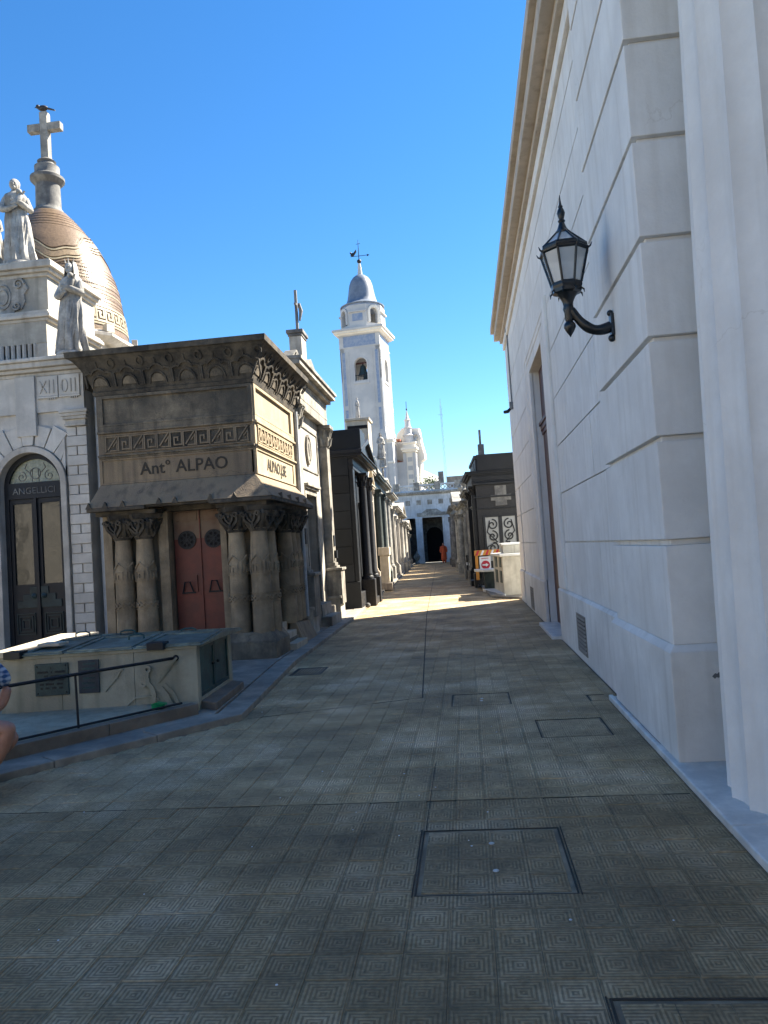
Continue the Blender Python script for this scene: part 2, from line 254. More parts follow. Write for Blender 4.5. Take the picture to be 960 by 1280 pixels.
# ------------------------------------------------------------------ geometry helpers
ORG = {}
class MB:
    def __init__(s): s.v = []; s.f = []
    def add(s, vs, fs):
        k = len(s.v); s.v += [tuple(p) for p in vs]; s.f += [tuple(i+k for i in f) for f in fs]; return s
    def box(s, x0, x1, y0, y1, z0, z1, t=0.0):
        # t: taper inset at the top
        if x0 > x1: x0, x1 = x1, x0
        if y0 > y1: y0, y1 = y1, y0
        vs = [(x0,y0,z0),(x1,y0,z0),(x1,y1,z0),(x0,y1,z0),(x0+t,y0+t,z1),(x1-t,y0+t,z1),(x1-t,y1-t,z1),(x0+t,y1-t,z1)]
        return s.add(vs, [(3,2,1,0),(4,5,6,7),(0,1,5,4),(1,2,6,5),(2,3,7,6),(3,0,4,7)])
    def hexa(s, b, t):      # eight corners: bottom quad (ccw from above), top quad
        return s.add(list(b)+list(t), [(3,2,1,0),(4,5,6,7),(0,1,5,4),(1,2,6,5),(2,3,7,6),(3,0,4,7)])
    def prism(s, poly, axis, a, b):
        n = len(poly)
        def P(p, d): return {'x': (d,p[0],p[1]), 'y': (p[0],d,p[1]), 'z': (p[0],p[1],d)}[axis]
        vs = [P(p, a) for p in poly] + [P(p, b) for p in poly]
        fs = [tuple(range(n)), tuple(range(2*n-1, n-1, -1))] + [(i, i+n, (i+1) % n+n, (i+1) % n) for i in range(n)]
        return s.add(vs, fs)
    def lathe(s, prof, c=(0,0,0), n=24, a0=0, a1=2*pi, wob=None):
        full = abs(a1-a0-2*pi) < 1e-6; m = n if full else n+1; k = len(s.v); vs = []
        for (r, z) in prof:
            for i in range(m):
                a = a0+(a1-a0)*i/n; rr = r*(wob(a, z) if wob else 1); vs.append((c[0]+rr*cos(a), c[1]+rr*sin(a), c[2]+z))
        fs = []
        for j in range(len(prof)-1):
            for i in range(n):
                i2 = (i+1) % m; fs.append((j*m+i, j*m+i2, (j+1)*m+i2, (j+1)*m+i))
        if full:
            if prof[0][0] > 1e-4: fs.append(tuple(range(m-1, -1, -1)))
            if prof[-1][0] > 1e-4: fs.append(tuple((len(prof)-1)*m+i for i in range(m)))
        return s.add(vs, fs)
    def tube(s, path, r, n=8, caps=True):
        P = [Vector(p) for p in path]; rs = r if isinstance(r, (list, tuple)) else [r]*len(P); vs = []; up = None
        for i, p in enumerate(P):
            t = (P[min(i+1, len(P)-1)] - P[max(i-1, 0)]).normalized()
            if up is None:
                up = Vector((0,0,1)) if abs(t.z) < .9 else Vector((1,0,0))
            x = t.cross(up); x = x.normalized() if x.length > 1e-5 else Vector((1,0,0)); y = x.cross(t).normalized(); up = y
            for k in range(n):
                a = 2*pi*k/n; vs.append(p+(x*cos(a)+y*sin(a))*rs[i])
        fs = [(j*n+i, j*n+(i+1) % n, (j+1)*n+(i+1) % n, (j+1)*n+i) for j in range(len(P)-1) for i in range(n)]
        if caps: fs += [tuple(range(n-1, -1, -1)), tuple((len(P)-1)*n+i for i in range(n))]
        return s.add(vs, fs)
    def ball(s, c, r, n=12, sc=(1,1,1)):
        prof = [(max(1e-5, sin(pi*i/(n//2+2))), -cos(pi*i/(n//2+2))) for i in range(n//2+3)]
        t = MB().lathe(prof, n=n)
        return s.add([(c[0]+p[0]*r*sc[0], c[1]+p[1]*r*sc[1], c[2]+p[2]*r*sc[2]) for p in t.v], t.f)
    def ribbon(s, pts, wd, mp, d0=0.0, d1=0.01, closed=False):
        # strip of width wd along 2-D polyline, mapped by mp(u, v, d)
        P = [Vector((p[0], p[1])) for p in pts]; n = len(P); L = []
        for i in range(n):
            if closed: a, b = P[(i-1) % n], P[(i+1) % n]
            else: a, b = P[max(i-1, 0)], P[min(i+1, n-1)]
            d1v = (P[i]-a); d2v = (b-P[i])
            if d1v.length < 1e-9: d1v = d2v
            if d2v.length < 1e-9: d2v = d1v
            n1 = Vector((-d1v.y, d1v.x)).normalized(); n2 = Vector((-d2v.y, d2v.x)).normalized()
            m_ = n1+n2; m_ = m_.normalized() if m_.length > 1e-6 else n1
            k = wd/2/max(.5, m_.dot(n1)); L.append((P[i]+m_*k, P[i]-m_*k))
        vs = []
        for a, b in L: vs += [mp(a.x, a.y, d0), mp(b.x, b.y, d0), mp(a.x, a.y, d1), mp(b.x, b.y, d1)]
        fs = []
        for i in range(n if closed else n-1):
            q = 4*i; r = 4*((i+1) % n)
            fs += [(q+2, q+3, r+3, r+2), (q, q+2, r+2, r), (q+1, r+1, r+3, q+3)]
        if not closed: fs += [(0, 1, 3, 2), (4*n-4, 4*n-2, 4*n-1, 4*n-3)]
        return s.add(vs, fs)
    def tf(s, mtx): s.v = [tuple(mtx @ Vector(p)) for p in s.v]; return s
    def merge(s, o, mtx=None):
        return s.add([tuple(mtx @ Vector(p)) for p in o.v] if mtx else o.v, o.f)
    def mesh(s, name, m, smooth=None, org=(0,0,0)):
        me = bpy.data.meshes.new(name)
        me.from_pydata([(p[0]-org[0], p[1]-org[1], p[2]-org[2]) for p in s.v], [], s.f)
        me.materials.append(m)
        if smooth is not None:
            me.polygons.foreach_set('use_smooth', [True]*len(me.polygons)); me.set_sharp_from_angle(angle=radians(smooth))
        me.update(); return me
def org_of(p):
    return ORG.get(p.name, (0,0,0)) if p else (0,0,0)
def link(o, parent):
    COL.objects.link(o)
    if parent: o.parent = parent
    return o
def part(name, mb, m, parent, smooth=None, bev=0, label=None, kind=None, segs=2, fix=True):
    org = org_of(parent); me = mb.mesh(name, m, smooth, org)
    if fix:
        import bmesh
        bm = bmesh.new(); bm.from_mesh(me); bmesh.ops.recalc_face_normals(bm, faces=bm.faces); bm.to_mesh(me); bm.free()
    o = bpy.data.objects.new(name, me); link(o, parent); ORG[o.name] = org
    if bev:
        b = o.modifiers.new('bevel', 'BEVEL'); b.width = bev; b.segments = segs; b.limit_method = 'ANGLE'; b.angle_limit = radians(40)
    if label: o['label'] = label
    if kind: o['kind'] = kind
    return o
def thing(name, label, cat, loc=(0,0,0), rz=0, group=None, world=True, kind=None):
    o = bpy.data.objects.new(name, None); o.empty_display_size = .2; o.location = loc; o.rotation_euler = (0,0,rz); COL.objects.link(o)
    ORG[o.name] = tuple(loc) if world else (0,0,0)
    o['label'] = label
    if kind: o['kind'] = kind
    else: o['category'] = cat
    if group: o['group'] = group
    return o
def solo(name, mb, m, label, cat, group=None, smooth=None, bev=0):
    o = part(name, mb, m, None, smooth, bev, label); o['category'] = cat
    if group: o['group'] = group
    return o
def struct(name, mb, m, **k):
    return part(name, mb, m, None, kind='structure', **k)
def inst(name, me, m_loc, parent, bev=0, rot=None, scale=None):
    o = bpy.data.objects.new(name, me); link(o, parent); g = org_of(parent)
    o.location = (m_loc[0]-g[0], m_loc[1]-g[1], m_loc[2]-g[2]); ORG[o.name] = (0,0,0)
    if rot: o.rotation_euler = rot
    if scale: o.scale = scale
    if bev:
        b = o.modifiers.new('bevel', 'BEVEL'); b.width = bev; b.segments = 1; b.limit_method = 'ANGLE'
    return o
def text_part(name, s, size, m, parent, loc, rot, depth=.006, sx=1.0, align='CENTER', bold=0.0):
    cu = bpy.data.curves.new(name, 'FONT'); cu.body = s; cu.size = size; cu.extrude = depth; cu.align_x = align; cu.align_y = 'CENTER'; cu.offset = bold
    cu.resolution_u = 3
    t = bpy.data.objects.new('tmp', cu); COL.objects.link(t)
    dg = bpy.context.evaluated_depsgraph_get(); me = bpy.data.meshes.new_from_object(t.evaluated_get(dg)); bpy.data.objects.remove(t)
    me.materials.clear(); me.materials.append(m)
    o = inst(name, me, loc, parent, rot=rot); o.scale = (sx, 1, 1); return o

def arc(cx, cy, r, a0, a1, n, ry=None):
    ry = ry or r
    return [(cx+r*cos(a0+(a1-a0)*i/n), cy+ry*sin(a0+(a1-a0)*i/n)) for i in range(n+1)]
def spiral(cx, cy, r0, r1, a0, turns, n=18):
    return [(cx+(r0+(r1-r0)*i/n)*cos(a0+turns*2*pi*i/n), cy+(r0+(r1-r0)*i/n)*sin(a0+turns*2*pi*i/n)) for i in range(n+1)]
def meander(u0, u1, v0, v1, n):
    # one polyline per repeat: a squared spiral key
    P = []; wv = (u1-u0)/n; h = v1-v0
    for i in range(n):
        a = u0+i*wv
        q = [(0,0),(0,1),(.78,1),(.78,.28),(.34,.28),(.34,.64),(.56,.64)]
        P.append([(a+x*wv, v0+y*h) for x, y in q]); P.append([(a, v0), (a+wv, v0)])
    return P
def plane_map(origin, ux, nrm):
    O = Vector(origin); U = Vector(ux); N = Vector(nrm)
    return lambda u, v, d: O+U*u+Vector((0,0,1))*v+N*d

# ================================================================== GROUND AND PAVEMENT
struct('ground', MB().add([(-900,-900,-.03),(900,-900,-.03),(900,900,-.03),(-900,900,-.03)], [(0,1,2,3)]), M['asphalt'], fix=False)
M['joint'] = mat('grey_tile_grout', (.32,.27,.19), (.17,.14,.10), 3, .95, .3, 90, var=0)
def lk(y):
    if y < 7.2: return -2.26-(7.2-y)*.768
    if y < 10.7: return -2.26-(y-7.2)*.077
    if y < 16.9: return -2.53-(y-10.7)*.0194
    return -2.65-.041*(y-16.9)
def rk(y):
    if y < 7.35: return 1.235
    if y < 20.3: return 1.335
    return .60-.042*(y-21.5) if y > 21.5 else 1.335-(y-20.3)*.61
bed = MB()
ys = [-6, 0, 7.2, 7.35, 10.7, 16.9, 20.3, 21.5, 40, 70.2]
for a, b in zip(ys[:-1], ys[1:]):
    e = 1e-3; bed.add([(lk(a+e),a,-.0055),(rk(a+e),a,-.0055),(rk(b-e),b,-.0055),(lk(b-e),b,-.0055)], [(0,1,2,3)])
pav = struct('pavement', bed, M['joint'], fix=False)
T = .175
COVERS = [  # x0,x1,y0,y1, bolts, label
    (-.33,.37,3.46,4.22,[(.02,4.03),(.03,3.70)],'large tiled inspection cover with thick dark frame and two steel bolts'),
    (.49,1.02,6.12,6.70,[],'small tiled inspection cover beside the white building, just past its corner step'),
    (-.24,.31,7.42,7.97,[(.04,7.62),(.045,7.72)],'faint tiled inspection cover in mid street with a thin dark edge'),
    (1.07,1.325,7.40,7.66,[],'little tiled cover against the foot of the white wall where the marble step begins'),
    (.38,1.12,1.95,2.67,[],'tiled inspection cover nearest the viewer, cut by the bottom right corner')]
def tile_mesh(w_, d_, name):
    g, h = .0022, .0016
    a, b = w_/2-.0014, d_/2-.0014
    m = MB().add([(-a,-b,-.02),(a,-b,-.02),(a,b,-.02),(-a,b,-.02),(-a,-b,-h),(a,-b,-h),(a,b,-h),(-a,b,-h),
                  (-a+g,-b+g,0),(a-g,-b+g,0),(a-g,b-g,0),(-a+g,b-g,0)],
                 [(8,9,10,11)]+[(4+i,4+(i+1)%4,8+(i+1)%4,8+i) for i in range(4)]+[(i,(i+1)%4,4+(i+1)%4,4+i) for i in range(4)])
    return m
tm = tile_mesh(T, T, 'tile'); tme = tm.mesh('tile', M['tile'])
cand, far = [], MB()
rt = random.Random(3)
iy = -20
while iy*T < 70.2:
    y = (iy+.5)*T
    for ix in range(-38, 9):
        x = (ix+.5)*T
        if min(x-T/2-lk(y-T/2), x-T/2-lk(y+T/2)) < .0 or x+T/2 > rk(y)+.0: 
            # partial tiles at the borders
            x0 = max(x-T/2, lk(y)); x1 = min(x+T/2, rk(y))
            if x1-x0 < .03: continue
            if y > 30: continue
            far.merge(tile_mesh(x1-x0, T, ''), Matrix.Translation(((x0+x1)/2, y, rt.uniform(-.0015,.0015)))); continue
        if any(c[0]-.09 < x < c[1]+.09 and c[2]-.09 < y < c[3]+.09 for c in COVERS): continue
        cand.append((x, y))
    iy += 1
def vis(p):
    q = project((p[0], p[1], 0)); return q and -12 < q[0] < 972 and q[1] < 1292
vv = sorted([p for p in cand if vis(p)], key=lambda p: p[0]**2+p[1]**2)[:300]; vs_ = set(vv)
def jig(p, k=1.0):
    return (rt.gauss(0,.0022)*k, rt.gauss(0,.0022)*k, 0)
for p in vv:
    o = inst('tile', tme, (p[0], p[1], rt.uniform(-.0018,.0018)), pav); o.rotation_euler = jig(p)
for p in cand:
    if p in vs_: continue
    r_ = jig(p)
    far.merge(tm, Matrix.Translation((p[0], p[1], rt.uniform(-.0018,.0018))) @ Matrix.Rotation(r_[0],4,'X') @ Matrix.Rotation(r_[1],4,'Y'))
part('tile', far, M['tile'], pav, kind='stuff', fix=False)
for (x0,x1,y0,y1,bolts,lab) in COVERS:
    big = (x1-x0) > .6
    t = thing('manhole_cover', lab, 'manhole cover', (x0,y0,0))
    # the frame sits just under the tiles, leaving dark slots
    fr = MB()
    for (a,b,c,d) in ((x0-.012,x1+.012,y0-.012,y0-.004),(x0-.012,x1+.012,y1+.004,y1+.012),(x0-.012,x0-.004,y0-.004,y1+.004),(x1+.004,x1+.012,y0-.004,y1+.004)): fr.box(a,b,c,d,-.02,-.001)
    if big:
        for (a,b,c,d) in ((x0-.026,x0-.020,y0-.02,y1+.02),(x1+.020,x1+.026,y0-.02,y1+.02)): fr.box(a,b,c,d,-.012,.0004)
    part('frame', fr, M['carve'], t)
    nx = max(1, round((x1-x0)/T)); ny = max(1, round((y1-y0)/T)); g = .016 if big else .008
    wx = (x1-x0-2*g)/nx; wy = (y1-y0-2*g)/ny
    me = tile_mesh(wx, wy, '').mesh('tile', M['tile'])
    for i in range(nx):
        for j in range(ny): inst('tile', me, (x0+g+(i+.5)*wx, y0+g+(j+.5)*wy, -.002+rt.uniform(-.001,.001)), t)
    # mortar filling round the frame
    fl = MB()
    X0 = math.floor((x0-.09)/T+.5)*T; X1 = math.ceil((x1+.09)/T-.5)*T; Y0 = math.floor((y0-.09)/T+.5)*T; Y1 = math.ceil((y1+.09)/T-.5)*T
    X1 = min(X1, 1.33)
    for (a,b,c,d) in ((X0,X1,Y0,y0-.0055),(X0,X1,y1+.014,Y1),(X0,x0-.014,y0-.014,y1+.014),(x1+.014,X1,y0-.014,y1+.014)):
        if b-a > .012 and d-c > .012: fl.box(a+.002,b-.002,c+.002,d-.002,-.02,-.0015)
    part('surround', fl, M['tile'], t)
    for bx, by in bolts: part('bolt', MB().lathe([(.015,0),(.015,.003),(.008,.006)], (bx,by,-.002), 12), M['steel'], t)
# drain grate
t = thing('drain_grate', 'small dark iron drain grate in the paving near the sandstone mausoleum corner', 'drain', (-2.2,10,0))
g = MB(); g.box(-2.40,-1.98,9.70,9.73,-.02,.003); g.box(-2.40,-1.98,10.27,10.30,-.02,.003); g.box(-2.40,-2.37,9.73,10.27,-.02,.003); g.box(-2.01,-1.98,9.73,10.27,-.02,.003)
part('frame', g, M['iron'], t)
for k in range(9): part('bar', MB().box(-2.365+k*.04, -2.345+k*.04, 9.73, 10.27, -.015, .002), M['iron'], t)
# long dark expansion joints
def strip(pts, wdt, m, z0, z1):
    return MB().ribbon(pts, wdt, lambda u, v, d: (u, v, d), z0, z1)
part('expansion_joint', strip([(-.56,7.9),(-1.0,17.2),(-2.7,66)], .014, None, -.01, .0025), M['carve'], pav)
part('expansion_joint', strip([(-2.22,7.25),(-.56,7.90)], .008, None, -.01, .0022), M['carve'], pav)
part('expansion_joint', strip([(-4.1,4.73),(-2,4.71),(1.2,4.70)], .004, None, -.01, .0022), M['carve'], pav)
part('expansion_joint', strip([(-.33,4.24),(-.33,5.5)], .004, None, -.01, .0022), M['carve'], pav)
# bits of litter: pale specks and dead leaves
sp = MB()
for k in range(46):
    x, y = rt.uniform(-2.6,1.15), rt.uniform(2.3,9); s_ = rt.uniform(.003,.008)
    if x < lk(y)+.05: continue
    sp.lathe([(s_,.0),(s_*.8,.002),(1e-4,.003)], (x,y,.001), 5)
part('litter', sp, M['signwhite'], pav, kind='stuff')

# left sidewalk with kerb stones
def quadprism(p, z0, z1):
    return MB().hexa([(a[0],a[1],z0) for a in p], [(a[0],a[1],z1) for a in p])
ksb = MB(); ksb.prism([(-9,1.5),(-6.9,1.5),(-2.56,7.22),(-2.82,10.72),(-2.94,16.9),(-3.2,23.5),(-7,23.5),(-9,9)], 'z', -.02, .052)
lsw = struct('left_sidewalk', ksb, M['kerb'])
pts = [(-6.64,1.5),(-2.26,7.2),(-2.53,10.7),(-2.65,16.9),(-2.92,23.5)]
def resample(pts, L):
    o = []
    for a, b in zip(pts[:-1], pts[1:]):
        d = (Vector(b)-Vector(a)).length; n = max(1, round(d/L))
        for i in range(n): o.append((Vector(a).lerp(Vector(b), i/n), Vector(a).lerp(Vector(b), (i+1)/n)))
    return o
for a, b in resample(pts, .95):
    d = (b-a).normalized(); nn = Vector((-d.y, d.x)); g = d*.004
    part('kerb_stone', quadprism([a+g, b-g, b-g+nn*.26, a+g+nn*.26], -.02, .058+rt.uniform(-.004,.004)), M['kerb'], lsw, bev=.008)
# far sidewalks
fb = MB(); fb.prism([(-2.92,23.52),(-4.83,70.2),(-9,70.2),(-7,23.52)], 'z', -.02, .05)
fsw = struct('far_left_sidewalk', fb, M['kerb'])
for a, b in resample([(-2.93,23.6),(-4.81,70)], 2.2):
    part('kerb_stone', quadprism([a, b-Vector((0,.01)), b+Vector((-.2,-.01)), a+Vector((-.2,0))], -.02, .062), M['kerb'], fsw)
part('paving_slab', quadprism([(-3.16,29),(-3.04,29.05),(-3.32,36),(-3.6,36)], -.02, .13), M['kerb'], fsw, bev=.01)
rb = MB(); rb.prism([(1.40,20.35),(1.40,24),(5,24),(5,70.2),(-1.45,70.2),(.60,21.52)][::-1], 'z', -.02, .05)
rsw = struct('right_sidewalk', rb, M['kerb'])
for a, b in resample([(.60,21.5),(-1.45,70)], 2.0):
    part('kerb_stone', quadprism([a, a+Vector((.2,0)), b+Vector((.2,-.012)), b-Vector((0,.012))], -.02, .075), M['kerb'], rsw, bev=.01)

# ================================================================== WHITE BUILDING ON THE RIGHT
B = thing('white_stucco_building', 'tall white stucco building with grooved quoins and sand coloured cornice, right side', 'building', (1.38,12,0))
WX = 1.385
part('wall', MB().box(WX+.03, 12, 5.30, 11.9, 0, 7.25).box(WX+.03, 12, 14.02, 18.65, 0, 7.25).box(WX+.03, 12, 19.0, 20.3, 0, 7.25).box(WX+.03, 12, 18.65, 19.0, 2.42, 7.25).box(1.52, 12, 18.65, 19.0, 0, 2.42).box(WX+.03, 12, 11.9, 14.02, 4.60, 7.25).box(1.72, 12, 11.9, 14.02, 0, 4.60)
     .box(WX+.03, 1.72, 11.9, 14.02, 0, .045), M['stucco'], B)
ZR = [.80,1.49,2.18,2.85,3.53,4.22,4.90,5.58,6.26,6.62]
doorcut = (10.99, 14.94, 0, 5.05)
slot = (18.65, 19.0, 0, 2.42)
k = 0
for r in range(len(ZR)-1):
    z0, z1 = ZR[r], ZR[r+1]-.017
    off = .0 if r % 2 else .55
    e = 7.05; edges = [7.056]
    y = 7.05+off+.55
    while y < 20.2: edges.append(y); y += 1.12
    edges.append(20.3)
    for a, b in zip(edges[:-1], edges[1:]):
        segs = [(a, b)]
        for (c0, c1, d0, d1) in (doorcut, slot):
            if z1 > d0+.02 and z0 < d1-.05:
                ns = []
                for (p, q) in segs:
                    if q <= c0 or p >= c1: ns.append((p, q)); continue
                    if p < c0: ns.append((p, c0))
                    if q > c1: ns.append((c1, q))
                segs = ns
        for (p, q) in segs:
            if q-p < .08: continue
            part('wall_block', MB().box(WX+random.uniform(-.0015,.0015), WX+.034, p+.004, q-.004, z0+.0, z1), M['stucco'], B, fix=False)
ck = MB().ribbon([(1.52,.585),(1.535,.60),(1.55,.595),(1.565,.612)], .022, plane_map((0,5.14,0),(1,0,0),(0,-1,0)), -.001, .004)
part('chipped_patch', ck, M['greystone'], B)
# small filler of wall above the door (between row limit and the frame top) and over the slot
part('wall_block', MB().box(WX, WX+.034, 10.995, 14.935, 5.05, 5.567), M['stucco'], B)
# corner quoins
for r in range(len(ZR)-1):
    z0, z1 = ZR[r], ZR[r+1]-.0
    g = .042
    prof = [(1.335,z0),(1.305,z0+.004),(1.305,z1-g),(1.345,z1-g+.006),(1.345,z1),(2.45,z1),(2.45,z0)]
    q = MB()
    # block with its groove cut along the top on both faces
    q.box(1.30, 2.45, 5.18, 7.05, z0+.0, z1-g)
    q.box(1.345, 2.45, 5.225, 7.05, z1-g, z1)
    part('quoin', q, M['stucco'], B, bev=.006, segs=2)
part('quoin_plinth', MB().box(1.262, 2.45, 5.14, 7.18, .05, .755).hexa([(1.262,5.14,.755),(2.45,5.14,.755),(2.45,7.18,.755),(1.262,7.18,.755)],[(1.30,5.18,.80),(2.45,5.18,.80),(2.45,7.1,.80),(1.30,7.1,.80)]), M['stucco2'], B, bev=.006)
for (a, b) in ((7.182, 11.9), (14.02, 18.65), (19.0,20.32)):
    pl = MB(); pl.box(1.345, 1.40, a, b, 0, .765); pl.hexa([(1.345,a,.765),(1.40,a,.765),(1.40,b,.765),(1.345,b,.765)],[(1.375,a,.797),(1.40,a,.797),(1.40,b,.797),(1.375,b,.797)])
    part('plinth', pl, M['stucco2'], B, bev=.004)
# vents
for (a, b, z0, z1, n) in ((9.33, 10.0, .12, .56, 9), (16.45, 17.15, .06, .50, 8)):
    v = part('vent_grille', MB().box(1.335,1.352,a-.02,a,z0-.02,z1+.02).box(1.335,1.352,b,b+.02,z0-.02,z1+.02).box(1.335,1.352,a,b,z0-.02,z0).box(1.335,1.352,a,b,z1,z1+.02), M['kerb'], B)
    part('backing', MB().box(1.340,1.347,a,b,z0,z1), M['void'], v)
    for i in range(n):
        z = z0+(i+.25)*(z1-z0)/n; part('slat', MB().hexa([(1.326,a,z),(1.341,a,z+.022),(1.341,b,z+.022),(1.326,b,z)],[(1.326,a,z+.008),(1.341,a,z+.030),(1.341,b,z+.030),(1.326,b,z+.008)]), M['kerb'], v)
# cornice : stepped mouldings
for i, (x, z0, z1, m) in enumerate(((1.335,6.62,6.82,'stucco'),(1.27,6.822,6.93,'cornice'),(1.13,6.932,7.15,'cornice'),(1.05,7.152,7.31,'cornice'))):
    part('cornice_moulding', MB().box(x, 12, 5.18-(1.38-x), 20.3+(1.38-x)*.9, z0, z1), M[m], B, bev=.008)
part('roof', MB().box(1.3, 12, 5.2, 20.3, 7.30, 7.40), M['terracotta'], B)
# door surround, reveal and leaf
fr = MB()
for (x, i, o_) in ((1.350,0,.62),(1.325,.28,.62),(1.30,.50,.62)):
    a0, a1, zt = 12.28-.12-i, 14.02+.12+i, 4.60+.10+i*.55
for (x, din, dout, q_) in ((1.362, .0, .91, 0), (1.352, .40, .90, .01), (1.343, .60, .89, .02)):
    zin, zout = 4.60+din*.50, 5.045-q_
    fr.box(x, 1.43+q_, 14.02+din, 14.02+dout, .802+q_, zin); fr.box(x, 1.43+q_, 11.90-dout, 11.90-din, .802+q_, zin)
    fr.box(x, 1.43+q_, 11.90-dout, 14.02+dout, zin+.0005, zout)
part('door_surround', fr, M['stucco'], B, bev=.005)
part('door_step', MB().box(1.20, 1.70, 11.92, 14.0, -.01, .05), M['marble'], B, bev=.006)
d = part('door', MB().box(1.535, 1.57, 11.9, 14.02, .05, 3.50).box(1.535, 1.57, 11.9, 14.02, 3.62, 4.60), M['brownwood'], B)
for z0, z1 in ((.25,1.1),(1.25,2.3),(2.42,3.4)):
    for a in (12.05, 13.10): part('panel', MB().box(1.523, 1.536, a, a+.78, z0, z1), M['brownwood'], d, bev=.006)
part('transom', MB().box(1.495, 1.57, 11.9, 14.02, 3.502, 3.59).box(1.468, 1.57, 11.9, 14.02, 3.592, 3.65).box(1.512,1.53,11.9,14.02,3.43,3.50), M['brownwood'], d, bev=.005)
part('mullion', MB().box(1.518,1.534,12.9,13.04,3.66,4.60), M['brownwood'], d)
# marble step along the corner
kb = struct('marble_step', MB().box(1.25, 12, -2, 7.36, -.02, .040), M['marble'])
for a, b in ((-2,-.4),(-.4,1.2),(1.2,2.85),(2.85,4.05),(4.05,5.62),(5.62,7.38)):
    part('step_slab', MB().box(1.222, 1.262 if a > 5 else 2.6, a+.002, b-.002, .0, .052+random.uniform(-.001,.001)), M['marble'], kb, bev=.010)
part('step_slab', MB().box(1.262, 2.6, 4.60, 5.6, .0, .0505), M['marble'], kb)
# fluted column
def column_mb(cx, cy, r0, r1, z0, z1, nf=20, ph=0.0):
    sub = 8; N = nf*sub; m = MB(); rows = []
    nz = 10
    for j in range(nz+1):
        t = j/nz; z = z0+(z1-z0)*t; r = r0+(r1-r0)*(t**1.25)
        for i in range(N):
            f = (i % sub)/sub; dep = .052*sin(pi*f)**.7
            a = 2*pi*i/N+ph; rr = r*(1-dep*1.0); rows.append((cx+rr*cos(a), cy+rr*sin(a), z))
    m.add(rows, [(j*N+i, j*N+(i+1)%N, (j+1)*N+(i+1)%N, (j+1)*N+i) for j in range(nz) for i in range(N)])
    return m
for cy, lab in ((4.42,'fluted white doric column nearest the grooved building corner at the right edge'),(1.0,'fluted white doric column behind the viewer on the marble step')):
    c = thing('fluted_column', lab, 'column', (2.02,cy,.05), group='columns of the entrance portico')
    part('shaft', column_mb(2.02, cy, .66, .535, .052, 5.6, ph=radians(180-3)), M['stucco'], c, smooth=17)
    part('capital', MB().lathe([(.535,5.6),(.56,5.62),(.56,5.66),(.66,5.78),(.70,5.86),(.70,5.88)], (2.02,cy,0), 40), M['stucco'], c, smooth=35)
    part('abacus', MB().box(1.30,2.74,cy-.72,cy+.72,5.88,6.1), M['stucco'], c, bev=.01)
en = thing('portico_entablature', 'plain white entablature carried by the portico columns', 'entablature', (2,3,6.1))
part('beam', MB().box(1.42,2.62,-.2,5.12,6.102,7.2), M['stucco'], en)
part('cornice', MB().box(1.10,2.9,-.5,4.83,7.202,7.4), M['cornice'], en)
part('ceiling', MB().box(2.625,9,-8,5.16,6.3,6.5).box(1.42,2.62,-8,-.21,6.1,7.2), M['stucco'], en)  # unseen ceiling, added to darken the corner's return face and the column
part('back_wall', MB().box(6.5,6.7,-8,5.16,.05,6.29), M['stucco'], en)  # unseen wall, added for the same shading

# wall lantern
L = thing('wall_lantern', 'black octagonal wall lantern with spiked finial on a curved bracket', 'lamp', (1.30,6.2,3.2))
cx, cy = .955, 6.2
def oct_(r, z, ph=pi/8): return [(cx+r*cos(ph+i*pi/4), cy+r*sin(ph+i*pi/4), z) for i in range(8)]
part('wall_plate', MB().box(1.268,1.300,6.150,6.250,3.145,3.315).lathe([(.03,0),(.022,.02)], (0,0,0), 10).tf(Matrix.Identity(4)) if False else MB().box(1.272,1.300,6.155,6.245,3.135,3.315), M['lampiron'], L, bev=.008)
for z, r in ((3.322,.026),(3.118,.030)): part('knob', MB().ball((1.278,6.2,z), r, 12), M['lampiron'], L, smooth=60)
P0, P1, P2, P3 = Vector((1.275,6.2,3.215)), Vector((1.13,6.2,3.15)), Vector((1.06,6.2,3.24)), Vector((.975,6.2,3.375))
arm = [((1-t)**3)*P0+3*((1-t)**2)*t*P1+3*(1-t)*t*t*P2+(t**3)*P3 for t in [i/14 for i in range(15)]]
part('bracket_arm', MB().tube(arm, [.045-.010*(i/14)+.002*sin(i) for i in range(15)], 12), M['lampiron'], L, smooth=50)
part('pendant', MB().lathe([(1e-4,3.155),(.012,3.175),(.030,3.20),(.048,3.235),(.046,3.262),(.028,3.285),(.034,3.30),(.036,3.36),(.045,3.385),(.040,3.41),(.042,3.44),(.060,3.48),(.085,3.51)], (cx,cy,0), 20), M['lampiron'], L, smooth=40)
part('gallery', MB().lathe([(.085,3.508),(.118,3.52),(.122,3.55),(.128,3.57),(.128,3.59),(.118,3.60)], (cx,cy,0), 8, pi/8, 2*pi+pi/8), M['lampiron'], L)
